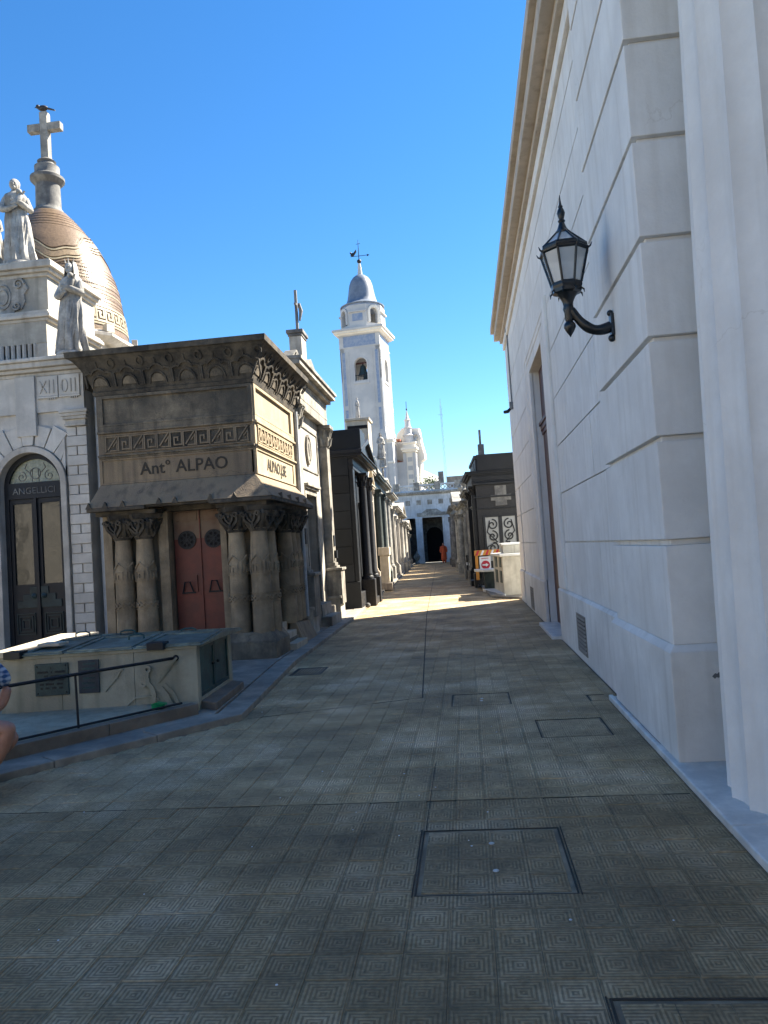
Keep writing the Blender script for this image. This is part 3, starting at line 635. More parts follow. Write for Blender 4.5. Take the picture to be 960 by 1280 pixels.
for i in range(8):
    a = pi/8+i*pi/4
    u = Vector((cos(a), sin(a), 0)); c0 = Vector((cx,cy,0))
    part('bar', MB().tube([c0+u*.122+Vector((0,0,3.59)), c0+u*.190+Vector((0,0,3.845))], .0105, 6), M['lampiron'], L)
    part('spike', MB().tube([c0+u*.196+Vector((0,0,3.85)), c0+u*.215+Vector((0,0,3.862)), c0+u*.228+Vector((0,0,3.888))], [.008,.007,.002], 6), M['lampiron'], L)
    part('spike', MB().tube([c0+u*.118+Vector((0,0,3.54)), c0+u*.136+Vector((0,0,3.525)), c0+u*.140+Vector((0,0,3.497))], [.008,.007,.002], 6), M['lampiron'], L)
    a2 = a+pi/4; u2 = Vector((cos(a2), sin(a2), 0))
    for (r0,z0,r1,z1,mm) in ((.118,3.60,.184,3.84,'lampglass'),(.170,3.90,.055,4.015,'lampglass')):
        pa, pb = c0+u*r0+Vector((0,0,z0)), c0+u2*r0+Vector((0,0,z0)); pc, pd = c0+u2*r1+Vector((0,0,z1)), c0+u*r1+Vector((0,0,z1))
        inn = Vector((0,0,0))-((u+u2).normalized()*.004)
        part('pane', MB().hexa([pa,pb,pb+inn,pa+inn],[pd,pc,pc+inn,pd+inn]), M[mm], L)
    part('roof_bar', MB().tube([c0+u*.186+Vector((0,0,3.89)), c0+u*.05+Vector((0,0,4.02))], .009, 6), M['lampiron'], L)
part('rim', MB().lathe([(.184,3.838),(.200,3.848),(.204,3.862),(.190,3.872),(.192,3.885),(.184,3.905),(.168,3.905),(.170,3.838)], (cx,cy,0), 8, pi/8, 2*pi+pi/8), M['lampiron'], L)
part('finial', MB().lathe([(.062,4.005),(.064,4.02),(.050,4.035),(.040,4.05),(.028,4.08),(.022,4.10),(.030,4.115),(.020,4.13),(.027,4.155),(.033,4.18),(.026,4.205),(.016,4.225),(.020,4.235),(.011,4.25),(.006,4.29),(.003,4.33)], (cx,cy,0), 14), M['lampiron'], L, smooth=40)
part('bulb', MB().ball((cx,cy,3.70), .05, 14, (1,1,1.25)).lathe([(.02,3.60),(.02,3.65)], (cx,cy,0), 10), M['frost'], L, smooth=60)

# camera and conduit on the far end of the wall
t = thing('security_camera', 'small grey camera below a thin conduit high on the white wall far end', 'camera', (1.3,18.8,4.8))
part('conduit', MB().tube([(1.36,18.8,6.72),(1.36,18.8,4.9)], .018, 8), M['pipe'], t)
part('junction_box', MB().box(1.30,1.385,18.74,18.88,4.78,4.95), M['pipe'], t, bev=.006)
part('junction_box', MB().box(1.32,1.385,18.75,18.86,6.70,6.86), M['pipe'], t, bev=.006)
part('camera_head', MB().tube([(1.32,18.8,4.80),(1.24,18.78,4.72),(1.16,18.70,4.70)], [.03,.045,.04], 10), M['iron'], t, smooth=50)

# ================================================================== LOW TOMB IN FRONT ON THE LEFT
P0, P1, P2, P3 = (-2.79,7.50), (-2.86,8.85), (-5.05,9.05), (-4.78,7.30)
tb = thing('low_tomb', 'low stained concrete tomb with verdigris lids and green doors, left foreground', 'tomb', (-3.8,8.1,0))
part('wall', MB().prism([(-4.70,7.40),(-2.90,7.60),(-2.95,8.76),(-4.96,8.95)], 'z', 0, .62), M['conc'], tb)
fm = plane_map((P3[0],P3[1],0), (Vector((P0[0],P0[1],0))-Vector((P3[0],P3[1],0))).normalized(), (.099,-.995,0))
FW = (Vector(P0)-Vector(P3)).length
def fbox(mb, u0, u1, v0, v1, d0, d1, mp=None):
    mp = mp or fm
    return mb.hexa([mp(u0,v0,d1),mp(u1,v0,d1),mp(u1,v0,d0),mp(u0,v0,d0)],[mp(u0,v1,d1),mp(u1,v1,d1),mp(u1,v1,d0),mp(u0,v1,d0)])
for a, b in ((0.0,.62),(.623,1.36),(1.363,FW)):
    part('front_slab', fbox(MB(), a, b, .04, .675, -.12, 0), M['conc'], tb, bev=.004)
part('side_jamb', MB().prism([(-2.79,7.505),(-2.80,7.62),(-2.93,7.62),(-2.93,7.505)],'z',.04,.672).prism([(-2.855,8.72),(-2.86,8.85),(-2.99,8.86),(-2.985,8.72)],'z',.04,.672).prism([(-2.80,7.62),(-2.855,8.72),(-2.98,8.72),(-2.93,7.62)],'z',.04,.16), M['conc'], tb, bev=.004)
part('coping', MB().prism([(-4.80,7.28),(-2.775,7.485),(-2.845,8.87),(-5.08,9.07)],'z',.676,.705), M['conc'], tb, bev=.006)
for (ya, yb) in ((7.63,8.165),(8.175,8.715)):
    xa, xb = -2.80-.05*(ya-7.62), -2.80-.05*(yb-7.62)
    dd = part('door', MB().prism([(xa-.02,ya),(xb-.02,yb),(xb-.045,yb),(xa-.045,ya)],'z',.165,.668), M['verdigris_dk'], tb)
    fr = MB()
    for (z0,z1,y0,y1) in ((.165,.20,ya,yb),(.63,.668,ya,yb),(.2,.63,ya,ya+.035),(.2,.63,yb-.035,yb)):
        fr.prism([(-2.80-.05*(y0-7.62)-.008,y0),(-2.80-.05*(y1-7.62)-.008,y1),(-2.80-.05*(y1-7.62)-.022,y1),(-2.80-.05*(y0-7.62)-.022,y0)],'z',z0,z1)
    part('frame', fr, M['verdigris_dk'], dd)
    part('knob', MB().ball((-2.83, 8.10 if ya<8 else 8.26, .44), .018, 8), M['iron'], dd)
lids = [(-4.58,-4.12,'a'),(-4.11,-3.42,'b'),(-3.41,-2.72,'c')]
def lidy(x, f): return (7.28+.102*(x+4.8)) if f == 0 else (9.06-.09*(x+5.08))
for (a, b, nn) in lids[0:]:
    # low pitched lid leaf, front and back halves
    for half in (0, 1):
        ya = lambda x: lidy(x,0)-.02+(.0 if half == 0 else (lidy(x,1)-lidy(x,0))*.5+.02)
        yb = lambda x: lidy(x,0)+(lidy(x,1)-lidy(x,0))*(.5 if half == 0 else 1)+(.0 if half == 0 else .03)
        za, zb = (.722,.775) if half == 0 else (.775,.722)
        lid = part('lid', MB().hexa([(a,ya(a),.706),(b,ya(b),.706),(b,yb(b),.706),(a,yb(a),.706)],[(a,ya(a),za),(b,ya(b),za),(b,yb(b),zb),(a,yb(a),zb)]), M['verdigris'], tb, bev=.004)
        fr = MB(); mpz = lambda x, t: (x, ya(x)+(yb(x)-ya(x))*t, za+(zb-za)*t)
        for (xa, xb, t0, t1) in ((a+.02,b-.02,.03,.10),(a+.02,b-.02,.90,.97),(a+.02,a+.07,.10,.90),(b-.07,b-.02,.10,.90)):
            q = [mpz(xa,t0),mpz(xb,t0),mpz(xb,t1),mpz(xa,t1)]; fr.hexa(q,[(p[0],p[1],p[2]+.014) for p in q])
        part('frame', fr, M['verdigris'], lid)
for x, y in ((-4.55,8.55),(-3.95,8.45),(-3.15,8.25),(-3.6,7.9)):
    part('handle', MB().tube([(x-.08,y,.76),(x-.08,y,.80),(x-.03,y,.815),(x+.05,y,.815),(x+.09,y,.80),(x+.09,y,.76)], .010, 6), M['verdigris_dk'], tb, smooth=50)
for x in (-4.62,-3.18):
    part('hinge', MB().box(x-.09,x+.09,lidy(x,0)-.05,lidy(x,0)+.10,.69,.765), M['iron'], tb, bev=.006)
part('lid_block', MB().box(-4.52,-4.28,7.55,7.75,.77,.80), M['cream'], tb, bev=.004)
part('cream_slab', MB().prism([(-4.86,7.26),(-4.60,7.28),(-4.60,9.06),(-5.12,9.08)],'z',.706,.765), M['cream'], tb, bev=.008)
# plaques and carving
pq = part('plaque', fbox(MB(), .36, .70, .30, .62, 0, .02), M['bronze'], tb, bev=.004)
for v, ws in ((.575,(.02,)),(.535,(.12,.02,.11)),(.495,(.05,.08)),(.455,(.09,.06,.07)),(.415,(.04,.09,.07)),(.375,(.03,.05,.05,.04))):
    tot = sum(ws)+.02*(len(ws)-1); u = .53-tot/2
    for w_ in ws:
        q = MB(); x = u
        while x < u+w_-.008: fbox(q, x, x+.008, v-.010, v+.010, .02, .024); x += .014
        u += w_+.02; part('raised_lettering', q, M['iron'], pq, kind='stuff')
for u, v in ((.385,.325),(.675,.325),(.385,.595),(.675,.595)): part('stud', MB().ball(fm(u,v,.02), .009, 6), M['iron'], pq)
pq = part('plaque', fbox(MB(), .80, 1.01, .30, .63, 0, .018), mat('dark_blue_plaque', (.018,.035,.055), (.012,.022,.035), 9, .4, .2, 60, var=0), tb, bev=.004)
for j in range(6): 
    q = MB(); x = .83+.01*(j%3)
    while x < .98-.01*(j%2): fbox(q, x, x+.007, .345+j*.048, .363+j*.048, .018, .0215); x += .013
    part('raised_lettering', q, M['verdigris_dk'], pq, kind='stuff')
cv = MB()
def sm(pts, wdt, d=.012): cv.ribbon(pts, wdt*1.2, fm, -.001, d*1.9)
for k in range(6):   # wing feathers
    t = k/5; sm([(1.60,.36+.02*k),(1.66+.01*k,.42+.02*k),(1.73+.014*k,.50+.018*k),(1.78+.004*k,.57+.006*k)], .016, .010+.002*k)
sm([(1.50,.47),(1.49,.42),(1.50,.36),(1.54,.31),(1.56,.24),(1.55,.17)], .035, .016); sm([(1.50,.36),(1.45,.33),(1.42,.35)], .02, .014)
sm(arc(1.50,.50,.028,0,2*pi,12), .022, .018)
for k in range(5): sm([(1.06+.03*k,.30+.03*k),(1.10+.03*k,.38+.03*k),(1.17+.02*k,.47+.012*k)], .013, .008)
sm([(1.26,.14),(1.36,.22),(1.50,.23),(1.60,.20)], .016, .010); sm([(1.26,.14),(1.38,.12),(1.52,.13),(1.60,.20)], .014, .008)
sm([(1.62,.30),(1.68,.22),(1.72,.12)], .05, .012); sm([(1.66,.34),(1.75,.24),(1.80,.12)], .03, .010)
part('angel_relief', cv, M['conc'], tb, bev=.003)
for y in (9.0,): pass
st = solo('stone_step', quadprism([(-2.81,7.60),(-2.60,7.47),(-2.68,8.68),(-2.86,8.80)], .05, .13), M['woodstep'], 'brown stone step lying at the foot of the green tomb doors', 'step', bev=.008)
# platform
struct('tomb_platform', MB().prism([(-2.77,7.42),(-3.95,5.78),(-5.6,3.55),(-8,5.5),(-8,8.6),(-4.9,8.6)],'z',.0,.146), M['conc'])
pfo = bpy.data.objects['tomb_platform']
for a, b in resample([(-2.73,7.33),(-3.84,5.81),(-5.5,3.55)], .9):
    d = (b-a).normalized(); nn = Vector((-d.y, d.x)); g = d*.003
    part('edge_stone', quadprism([a+g, b-g, b-g+nn*-.12, a+g+nn*-.12], 0, .155), M['woodstep'], pfo, bev=.006)
rl = thing('low_railing', 'low dark iron railing with one thin post along the tomb platform edge', 'railing', (-3.3,6.5,.15))
e0, e1 = Vector((-2.80,7.32,0)), Vector((-5.3,3.9,0)); dr = (e1-e0).normalized()
part('bottom_rail', MB().tube([e0+dr*.05+Vector((-.06,.02,.172)), e0+dr*4.0+Vector((-.06,.02,.172))], .012, 6), M['iron'], rl)
for L_ in (1.10, 2.6, 4.0):
    p = e0+dr*L_+Vector((-.06,.02,0)); part('post', MB().tube([p+Vector((0,0,.15)), p+Vector((-.01,0,.62))], .011, 8), M['iron'], rl)
pA = e0+dr*1.10+Vector((-.07,.02,.625))
part('top_rail', MB().tube([(-3.02,7.50,.59), tuple(pA), tuple(pA+dr*3.0)], .015, 8), M['iron'], rl)
part('wall_fixing', MB().ball((-3.0,7.49,.592), .034, 10), M['iron'], rl)
part('wall_fixing', MB().box(-4.81,-4.75,7.22,7.30,.50,.60), M['iron'], rl)
gb = solo('green_bowl', MB().lathe([(.05,0),(.062,.004),(.068,.045),(.070,.048),(.062,.048),(.056,.010),(1e-4,.008)], (-3.09,7.20,.148), 22), M['green_pl'], 'small green plastic bowl on the platform in front of the tomb', 'bowl', smooth=40)
part('loose_lid', MB().box(-.045,.045,-.03,.03,0,.006).tf(Matrix.Translation((-3.05,7.205,.197)) @ Matrix.Rotation(.25,4,'Y') @ Matrix.Rotation(.4,4,'Z')), M['green_pl'], gb)

# ================================================================== SANDSTONE MAUSOLEUM
A = thing('sandstone_mausoleum', 'dark sooty sandstone mausoleum with flared cornice, clustered columns and red double door', 'mausoleum', (-4.3,12.6,0))
part('core', MB().box(-5.62,-4.62,11.5,14.0,.0,2.84).box(-3.74,-3.30,11.5,12.05,0,2.84).box(-4.62,-3.74,11.75,14,0,2.84).box(-3.74,-3.30,12.60,14.0,0,2.84).box(-3.74,-3.55,12.05,12.6,0,2.84), M['sand'], A)
part('plinth', MB().box(-5.78,-4.62,11.02,11.6,0,.38).box(-3.66,-2.88,11.06,11.9,0,.30).hexa([(-3.66,11.06,.30),(-2.88,11.06,.30),(-2.88,11.9,.30),(-3.66,11.9,.30)],[(-3.64,11.14,.44),(-2.98,11.14,.44),(-2.98,11.88,.44),(-3.64,11.88,.44)]).box(-3.62,-2.94,11.9,14.0,0,.20), M['sand_up'], A, bev=.012)
part('door_step', MB().box(-4.62,-3.66,11.25,11.75,0,.30).box(-4.62,-3.66,11.02,11.25,0,.16), M['sand'], A, bev=.008)
for i, (x, ya, yb, z) in enumerate(((-2.78,11.95,12.75,.15),(-2.96,11.97,12.75,.30),(-3.12,11.99,12.75,.44))):
    part('side_step', MB().box(x-.34 if i else x-.30, x, ya, yb, z-.145 if i else .03, z), M['cream'], A, bev=.008)
part('cheek_stone', MB().hexa([(-3.1,12.78,.03),(-2.84,12.78,.03),(-2.84,13.95,.03),(-3.1,13.95,.03)],[(-3.1,12.82,.40),(-2.98,12.82,.40),(-2.98,13.9,.34),(-3.1,13.9,.34)]), M['sand'], A, bev=.01)
# bundled papyrus columns
cprof = [(.150,.40),(.158,.44),(.158,.60),(.150,.85),(.146,1.3),(.135,1.70),(.120,1.93),(.135,1.97),(.15,2.0)]
colm = MB().lathe(cprof, (0,0,0), 20).mesh('shaft', M['sand_col'], 40)
bandm = MB(); 
def cyl_map(r): return lambda u, v, d: Vector(((r+d)*cos(u/r), (r+d)*sin(u/r), v))
cm = cyl_map(.150)
for k in range(4):
    u0 = 2*pi*.150*k/4
    bandm.ribbon([(u0+.005,1.32),(u0+.005,1.50),(u0+.118,1.60),(u0+.230,1.50),(u0+.230,1.32)], .016, cm, -.01, .014)
    bandm.ribbon([(u0+.05,1.35),(u0+.05,1.46),(u0+.18,1.46),(u0+.18,1.35),(u0+.11,1.35),(u0+.11,1.42)], .014, cm, -.01, .012)
bandm.ribbon([(2*pi*.150*i/24,1.31) for i in range(25)], .014, cm, -.01, .012)
bandme1 = bandm.mesh('carved_band', M['sand_col']); bandm = MB()
for s_ in (0, .118): bandm.ribbon([(2*pi*.150*i/24,.95+.035*sin(i*pi/2+s_*26.6)) for i in range(25)], .018, cyl_map(.152), -.01, .016)
for z in (.88,1.03): bandm.ribbon([(2*pi*.150*i/24,z) for i in range(25)], .012, cyl_map(.152), -.01, .012)
bandme = bandm.mesh('carved_band', M['sand_col'])
cap = MB(); cap.lathe([(.13,1.95),(.15,1.99),(.14,2.01),(.17,2.08),(.205,2.20),(.215,2.26)], (0,0,0), 16)
cap.hexa([(-.20,-.20,2.262),(.20,-.20,2.262),(.20,.20,2.262),(-.20,.20,2.262)],[(-.225,-.225,2.333),(.225,-.225,2.333),(.225,.225,2.333),(-.225,.225,2.333)])
for k in range(4):
    T4 = Matrix.Rotation(k*pi/2+pi/4,4,'Z'); f4 = MB(); cpm = lambda u, v, d: Vector((u, -(.115+.085*max(0,(v-1.98))/.28)-d, v))
    f4.ribbon([(-.15,2.25),(-.12,2.12),(0,2.01),(.12,2.12),(.15,2.25)], .035, cpm, 0, .05)
    f4.ribbon([(-.07,2.22),(-.055,2.14),(0,2.08),(.055,2.14),(.07,2.22)], .028, cpm, 0, .06)
    for sg_ in (-1, 1): f4.ribbon(spiral(sg_*.12,2.21,.045,.012,0,sg_*1.2,10), .022, cpm, 0, .065)
    f4.ball((0,-.21,2.19), .028, 6); f4.tube([(0,-.15,1.99),(0,-.19,2.05),(0,-.17,2.11)], [.03,.03,.012], 5)
    cap.merge(f4, T4)
    cap.tube([(.10*cos(k*pi/2),.10*sin(k*pi/2),1.97),(.17*cos(k*pi/2),.17*sin(k*pi/2),2.08),(.25*cos(k*pi/2),.25*sin(k*pi/2),2.22),(.23*cos(k*pi/2),.23*sin(k*pi/2),2.27)], [.03,.04,.035,.02], 6)
capme = cap.mesh('capital', M['crust'])
for (x, y) in ((-5.29,11.33),(-4.95,11.33),(-3.47,11.30),(-3.12,11.28),(-3.08,11.62),(-3.12,12.92),(-3.12,13.26),(-3.12,13.60)):
    c = inst('column', colm, (x,y,0), A); ORG[c.name] = (0,0,0)
    for nm, me in (('carved_band', bandme1), ('carved_band', bandme), ('capital', capme)):
        o = bpy.data.objects.new(nm, me); link(o, c); o.rotation_euler.z = random.choice((-.25,-.2,-.15))-pi/4
for x0, x1, y0, m in ((-5.60,-5.46,11.30,'sand_col'),(-4.76,-4.60,11.42,'sand_col'),(-3.76,-3.66,11.40,'sand_col')):
    part('pier', MB().box(x0, x1, y0, 11.6, .30, 2.40, .0), M[m], A, bev=.006)
part('architrave', MB().box(-5.62,-4.66,11.12,11.62,2.335,2.40).box(-3.70,-2.92,11.10,11.62,2.335,2.40).box(-3.5,-2.92,11.62,14.0,2.335,2.40).box(-4.66,-3.70,11.42,11.75,2.36,2.45), M['crust'], A, bev=.005)
# red door
for s_, (xa, xb) in enumerate(((-4.60,-4.175),(-4.165,-3.74))):
    dd = part('door', MB().box(xa, xb, 11.66, 11.70, .30, 1.92), M['redpaint'], A)
    part('upper_panel', MB().box(xa, xb, 11.66, 11.70, 1.923, 2.40), M['beigepaint'], dd)
    part('raised_panel', MB().box(xa+.04, xb-.04, 11.645, 11.662, 2.20, 2.34), M['beigepaint'], dd, bev=.004)
    part('raised_panel', MB().box(xa+.03, xb-.03, 11.650, 11.662, .36, .40).box(xa+.03, xb-.03, 11.650, 11.662, 1.02, 1.045), M['redpaint'], dd, bev=.003)
    xc = (xa+xb)/2
    r = MB().lathe([(.125,0),(.148,.0),(.148,.015),(.125,.015),(.125,0)], (0,0,0), 24)
    for k in range(8): r.merge(MB().box(-.008,.008,.03,.13,0,.012), Matrix.Rotation(k*pi/4,4,'Z')); 
    r.lathe([(.035,0),(.035,.014)], (0,0,0), 12)
    for k in range(8):
        a = k*pi/4+pi/8; r.lathe([(.026,0),(.040,0),(.040,.010),(.026,.010),(.026,0)], (.088*cos(a),.088*sin(a),0), 10)
    part('rosette_grille', r.tf(Matrix.Translation((xc,11.655,1.90)) @ Matrix.Rotation(pi/2,4,'X')), M['iron'], dd)
    part('opening', MB().lathe([(.126,0),(.126,.004)], (0,0,0), 24).tf(Matrix.Translation((xc,11.658,1.90)) @ Matrix.Rotation(pi/2,4,'X')), M['void'], dd)
    q = MB(); q.tube([(xc-.10,11.63,1.08),(xc-.05,11.60,1.24),(xc+.03,11.60,1.24),(xc+.07,11.63,1.08)], .012, 6); q.box(xc-.12,xc+.10,11.64,11.665,1.055,1.08)
    part('door_handle', q, M['iron'], dd)
    part('bolt', MB().box(xc+.125,xc+.14,11.63,11.665,1.08,1.34), M['redpaint'], dd)
part('door_stop', MB().box(-4.175,-4.160,11.635,11.665,.30,2.4), M['redpaint'], A)
# side opening
part('side_void', MB().box(-3.56,-3.52,12.06,12.59,.44,2.38), M['void'], A)
# awning
aw = MB().hexa([(-5.70,11.00,2.46),(-2.80,10.98,2.46),(-2.80,14.12,2.46),(-5.70,14.12,2.46)],[(-5.60,11.28,2.83),(-3.11,11.28,2.83),(-3.11,14.02,2.83),(-5.60,14.02,2.83)])
part('flared_awning', aw, M['sand'], A, bev=.01)
part('awning_lip', MB().box(-5.70,-4.78,10.99,11.2,2.40,2.458).box(-4.78,-3.78,11.03,11.2,2.425,2.458).box(-3.78,-2.81,10.99,11.2,2.40,2.458).box(-3.0,-2.81,11.2,14.1,2.40,2.458), M['crust'], A, bev=.012)
for x in (-5.66,-5.40,-5.12,-4.55,-4.30,-3.75,-3.38): part('tooth', MB().add([(x-.05,10.985,2.45),(x+.05,10.985,2.45),(x,10.985,2.55),(x-.05,11.08,2.45),(x+.05,11.08,2.45),(x,11.12,2.52)],[(0,1,2),(5,4,3),(0,3,4,1),(1,4,5,2),(2,5,3,0)]), M['crust'], A)
for y in (11.6,12.2,12.8,13.4): part('tooth', MB().add([(-2.795,y-.05,2.45),(-2.795,y+.05,2.45),(-2.795,y,2.55),(-2.9,y-.05,2.45),(-2.9,y+.05,2.45),(-2.93,y,2.52)],[(0,1,2),(5,4,3),(0,3,4,1),(1,4,5,2),(2,5,3,0)]), M['crust'], A)
# upper walls : front slabs sooty, side slabs paler, with sunlight put into their colour
part('upper_core', MB().box(-5.57,-3.16,11.36,14.0,2.83,4.40), M['sand_up'], A)
ff = plane_map((-5.60,11.30,0), (1,0,0), (0,-1,0)); sf = plane_map((-3.10,11.30,0), (0,1,0), (1,0,0))
for mp, W, mA, mB, mC, m0 in ((ff, 2.50, 'sand_up', 'sand', 'sand', .06), (sf, 2.70, 'sand_sunlit', 'sand_sunlit', 'sand_sunlit', .05)):
    side = mp is sf; t_ = 'sand_sunlit' if side else 'sand_up'
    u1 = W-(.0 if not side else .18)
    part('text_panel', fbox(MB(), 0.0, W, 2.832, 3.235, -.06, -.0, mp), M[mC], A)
    part('band_moulding', fbox(fbox(MB(), 0, W+(.0), 3.236, 3.262, -.05, .03, mp), 0, W, 3.262, 3.295, -.05, .052, mp), M['sand_up' if not side else 'sand_sunlit'], A, bev=.006)
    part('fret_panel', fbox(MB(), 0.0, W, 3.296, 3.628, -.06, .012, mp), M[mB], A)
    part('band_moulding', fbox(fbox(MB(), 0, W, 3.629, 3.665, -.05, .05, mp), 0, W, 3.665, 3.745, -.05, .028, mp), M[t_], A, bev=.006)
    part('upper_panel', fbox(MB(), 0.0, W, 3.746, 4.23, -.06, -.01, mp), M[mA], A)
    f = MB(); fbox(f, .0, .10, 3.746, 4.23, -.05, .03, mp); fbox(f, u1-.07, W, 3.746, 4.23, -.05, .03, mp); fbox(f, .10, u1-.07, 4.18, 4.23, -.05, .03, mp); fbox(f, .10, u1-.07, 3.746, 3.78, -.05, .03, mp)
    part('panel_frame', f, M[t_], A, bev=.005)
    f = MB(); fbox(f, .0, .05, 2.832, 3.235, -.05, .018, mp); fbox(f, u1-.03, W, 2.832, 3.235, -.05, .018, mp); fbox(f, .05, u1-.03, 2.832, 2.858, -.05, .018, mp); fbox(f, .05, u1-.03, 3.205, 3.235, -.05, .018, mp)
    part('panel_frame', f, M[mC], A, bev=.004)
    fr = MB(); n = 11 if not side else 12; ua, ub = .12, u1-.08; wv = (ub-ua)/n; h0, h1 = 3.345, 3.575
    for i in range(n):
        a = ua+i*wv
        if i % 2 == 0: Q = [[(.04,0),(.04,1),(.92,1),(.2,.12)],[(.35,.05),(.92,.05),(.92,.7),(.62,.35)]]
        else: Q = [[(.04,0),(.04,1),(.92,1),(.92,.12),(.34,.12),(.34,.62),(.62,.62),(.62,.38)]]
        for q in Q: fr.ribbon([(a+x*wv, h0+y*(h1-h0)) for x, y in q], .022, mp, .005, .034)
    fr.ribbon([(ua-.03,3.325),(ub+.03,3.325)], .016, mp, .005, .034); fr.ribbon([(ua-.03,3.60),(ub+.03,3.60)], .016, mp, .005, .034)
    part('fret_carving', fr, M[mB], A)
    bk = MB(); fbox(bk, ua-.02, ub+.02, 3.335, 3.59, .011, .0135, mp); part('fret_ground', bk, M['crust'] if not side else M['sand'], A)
text_part('carved_letters', 'Ant° ALPAO', .27, M['carve'], A, (-4.24,11.294,3.035), (pi/2,0,0), .004, .98, bold=.002)
text_part('carved_letters', 'ALPAO.J.SE', .27, M['carve'], A, (-3.094,12.60,3.03), (pi/2,0,pi/2), .004, 1.0, bold=.002)
# cornice
off = [(4.235,.03),(4.29,.05),(4.30,.02),(4.40,.055),(4.52,.10),(4.64,.165),(4.74,.235),(4.79,.285),(4.80,.325),(4.885,.335)]
def oz(z):
    for (a, b), (c, d) in zip(off[:-1], off[1:]):
        if a <= z <= c: return b+(d-b)*(z-a)/(c-a)
    return off[-1][1]
cn = MB(); rings = []
for z, o_ in off: rings += [(-5.60-o_,11.30-o_,z),(-3.10+o_,11.30-o_,z),(-3.10+o_,14.05+o_*.3,z),(-5.60-o_,14.05+o_*.3,z)]
cn.add(rings, [(4*j+i,4*j+(i+1)%4,4*j+4+(i+1)%4,4*j+4+i) for j in range(len(off)-1) for i in range(4)]+[(3,2,1,0),tuple(4*(len(off)-1)+i for i in range(4))])
part('flared_cornice', cn, M['crust'], A)
fcm = lambda u, v, d: Vector((-5.60+u, 11.30-oz(v)-d, v-d*.3)); scm = lambda u, v, d: Vector((-3.10+oz(v)+d, 11.30+u, v-d*.3))
for mp, W, n in ((fcm, 2.5, 6), (scm, 2.75, 6)):
    for i in range(n):
        wv = (W+.3)/n; c_ = -.12+(i+.5)*wv
        q = MB()
        q.ribbon([(c_-wv*.47,4.36),(c_-wv*.47,4.56),(c_-wv*.30,4.58)]+arc(c_,4.46,wv*.30,pi*.78,pi*.22,8,.17)+[(c_+wv*.30,4.58),(c_+wv*.47,4.56),(c_+wv*.47,4.36)], .026, mp, .0, .028)
        q.ribbon([(c_-wv*.30,4.36)]+arc(c_,4.38,wv*.28,pi,0,8,.15)+[(c_+wv*.30,4.36)], .022, mp, 0, .024)
        q.ribbon(arc(c_+wv*.5,4.69,.055,0,2*pi,10,.055), .022, mp, 0, .022)
        q.ribbon([(c_,4.64),(c_,4.72)], .02, mp, 0, .02)
        part('arch_carving', q, M['crust'], A)
        q = MB(); a_ = arc(c_,4.385,wv*.235,pi,0,8,.115)
        vs = [mp(x, y, .0) for x, y in a_]+[mp(x, y, .010) for x, y in a_]; k_ = len(a_)
        q.add(vs, [tuple(range(k_, 2*k_))]+[(j, j+1, j+1+k_, j+k_) for j in range(k_-1)])
        part('shell', q, M['sand_up'], A)
part('roof', MB().box(-5.5,-3.2,11.4,14.0,4.88,5.0,.3), M['sand_up'], A)
part('drainpipe', MB().tube([(-3.03,14.02,.4),(-3.03,14.02,4.25)], .035, 8), M['zinc'], A, smooth=50)

# ================================================================== WHITE MAUSOLEUM WITH ARCHED DOOR, FAR LEFT
W = thing('arched_mausoleum', 'white marble mausoleum with arched glass door and carved attic, behind the low tomb', 'mausoleum', (-6.95,12.2,0))
CX, CZ, RR = -6.93, 2.96, .53
def archpts(r, n=24, a0=pi, a1=0): return [(CX+r*cos(a0+(a1-a0)*i/n), CZ+r*sin(a0+(a1-a0)*i/n)) for i in range(n+1)]
part('front_wall', MB().prism([(-8.15,0),(-8.15,4.45),(-5.95,4.45),(-5.95,0),(CX+RR+.02,0)]+archpts(RR+.02)[::-1]+[(CX-RR-.02,0)], 'y', 11.62, 11.95), M['whitestone'], W)
part('side_wall', MB().box(-6.1,-5.93,11.95,15.5,0,5.0).box(-8.15,-7.95,11.95,15.5,0,5.0).box(-7.95,-6.1,15.3,15.5,0,5.0), M['gmarble'], W); part('recess_wall', MB().box(-5.93,-5.62,11.90,12.1,0,4.9), M['zinc'], W)
part('arch_surround', MB().prism([(CX-RR-.10,.3),(CX-RR-.10,CZ)]+archpts(RR+.10)[1:]+[(CX+RR+.10,.3),(CX+RR,.3),(CX+RR,CZ)]+archpts(RR)[::-1][1:]+[(CX-RR,.3)], 'y', 11.54, 11.9), M['whitetrim'], W, bev=.008)
# voussoirs
nv = 11
for i in range(nv):
    a0 = pi*i/nv+.012; a1 = pi*(i+1)/nv-.012; ro = 1.16 if i == nv//2 else (.98+.06*(i % 2))
    p = [(CX+RR*1.22*cos(a0),CZ+RR*1.22*sin(a0)),(CX+ro*cos(a0),CZ+ro*sin(a0)),(CX+ro*cos(a1),CZ+ro*sin(a1)),(CX+RR*1.22*cos(a1),CZ+RR*1.22*sin(a1))]
    p = [(min(x,-5.99-.32 if z < 3.75 else x), z) if x > CX else (x, z) for x, z in p]
    part('voussoir', MB().prism(p, 'y', 11.575 if i != nv//2 else 11.55, 11.63), M['whitestone'], W, bev=.006)
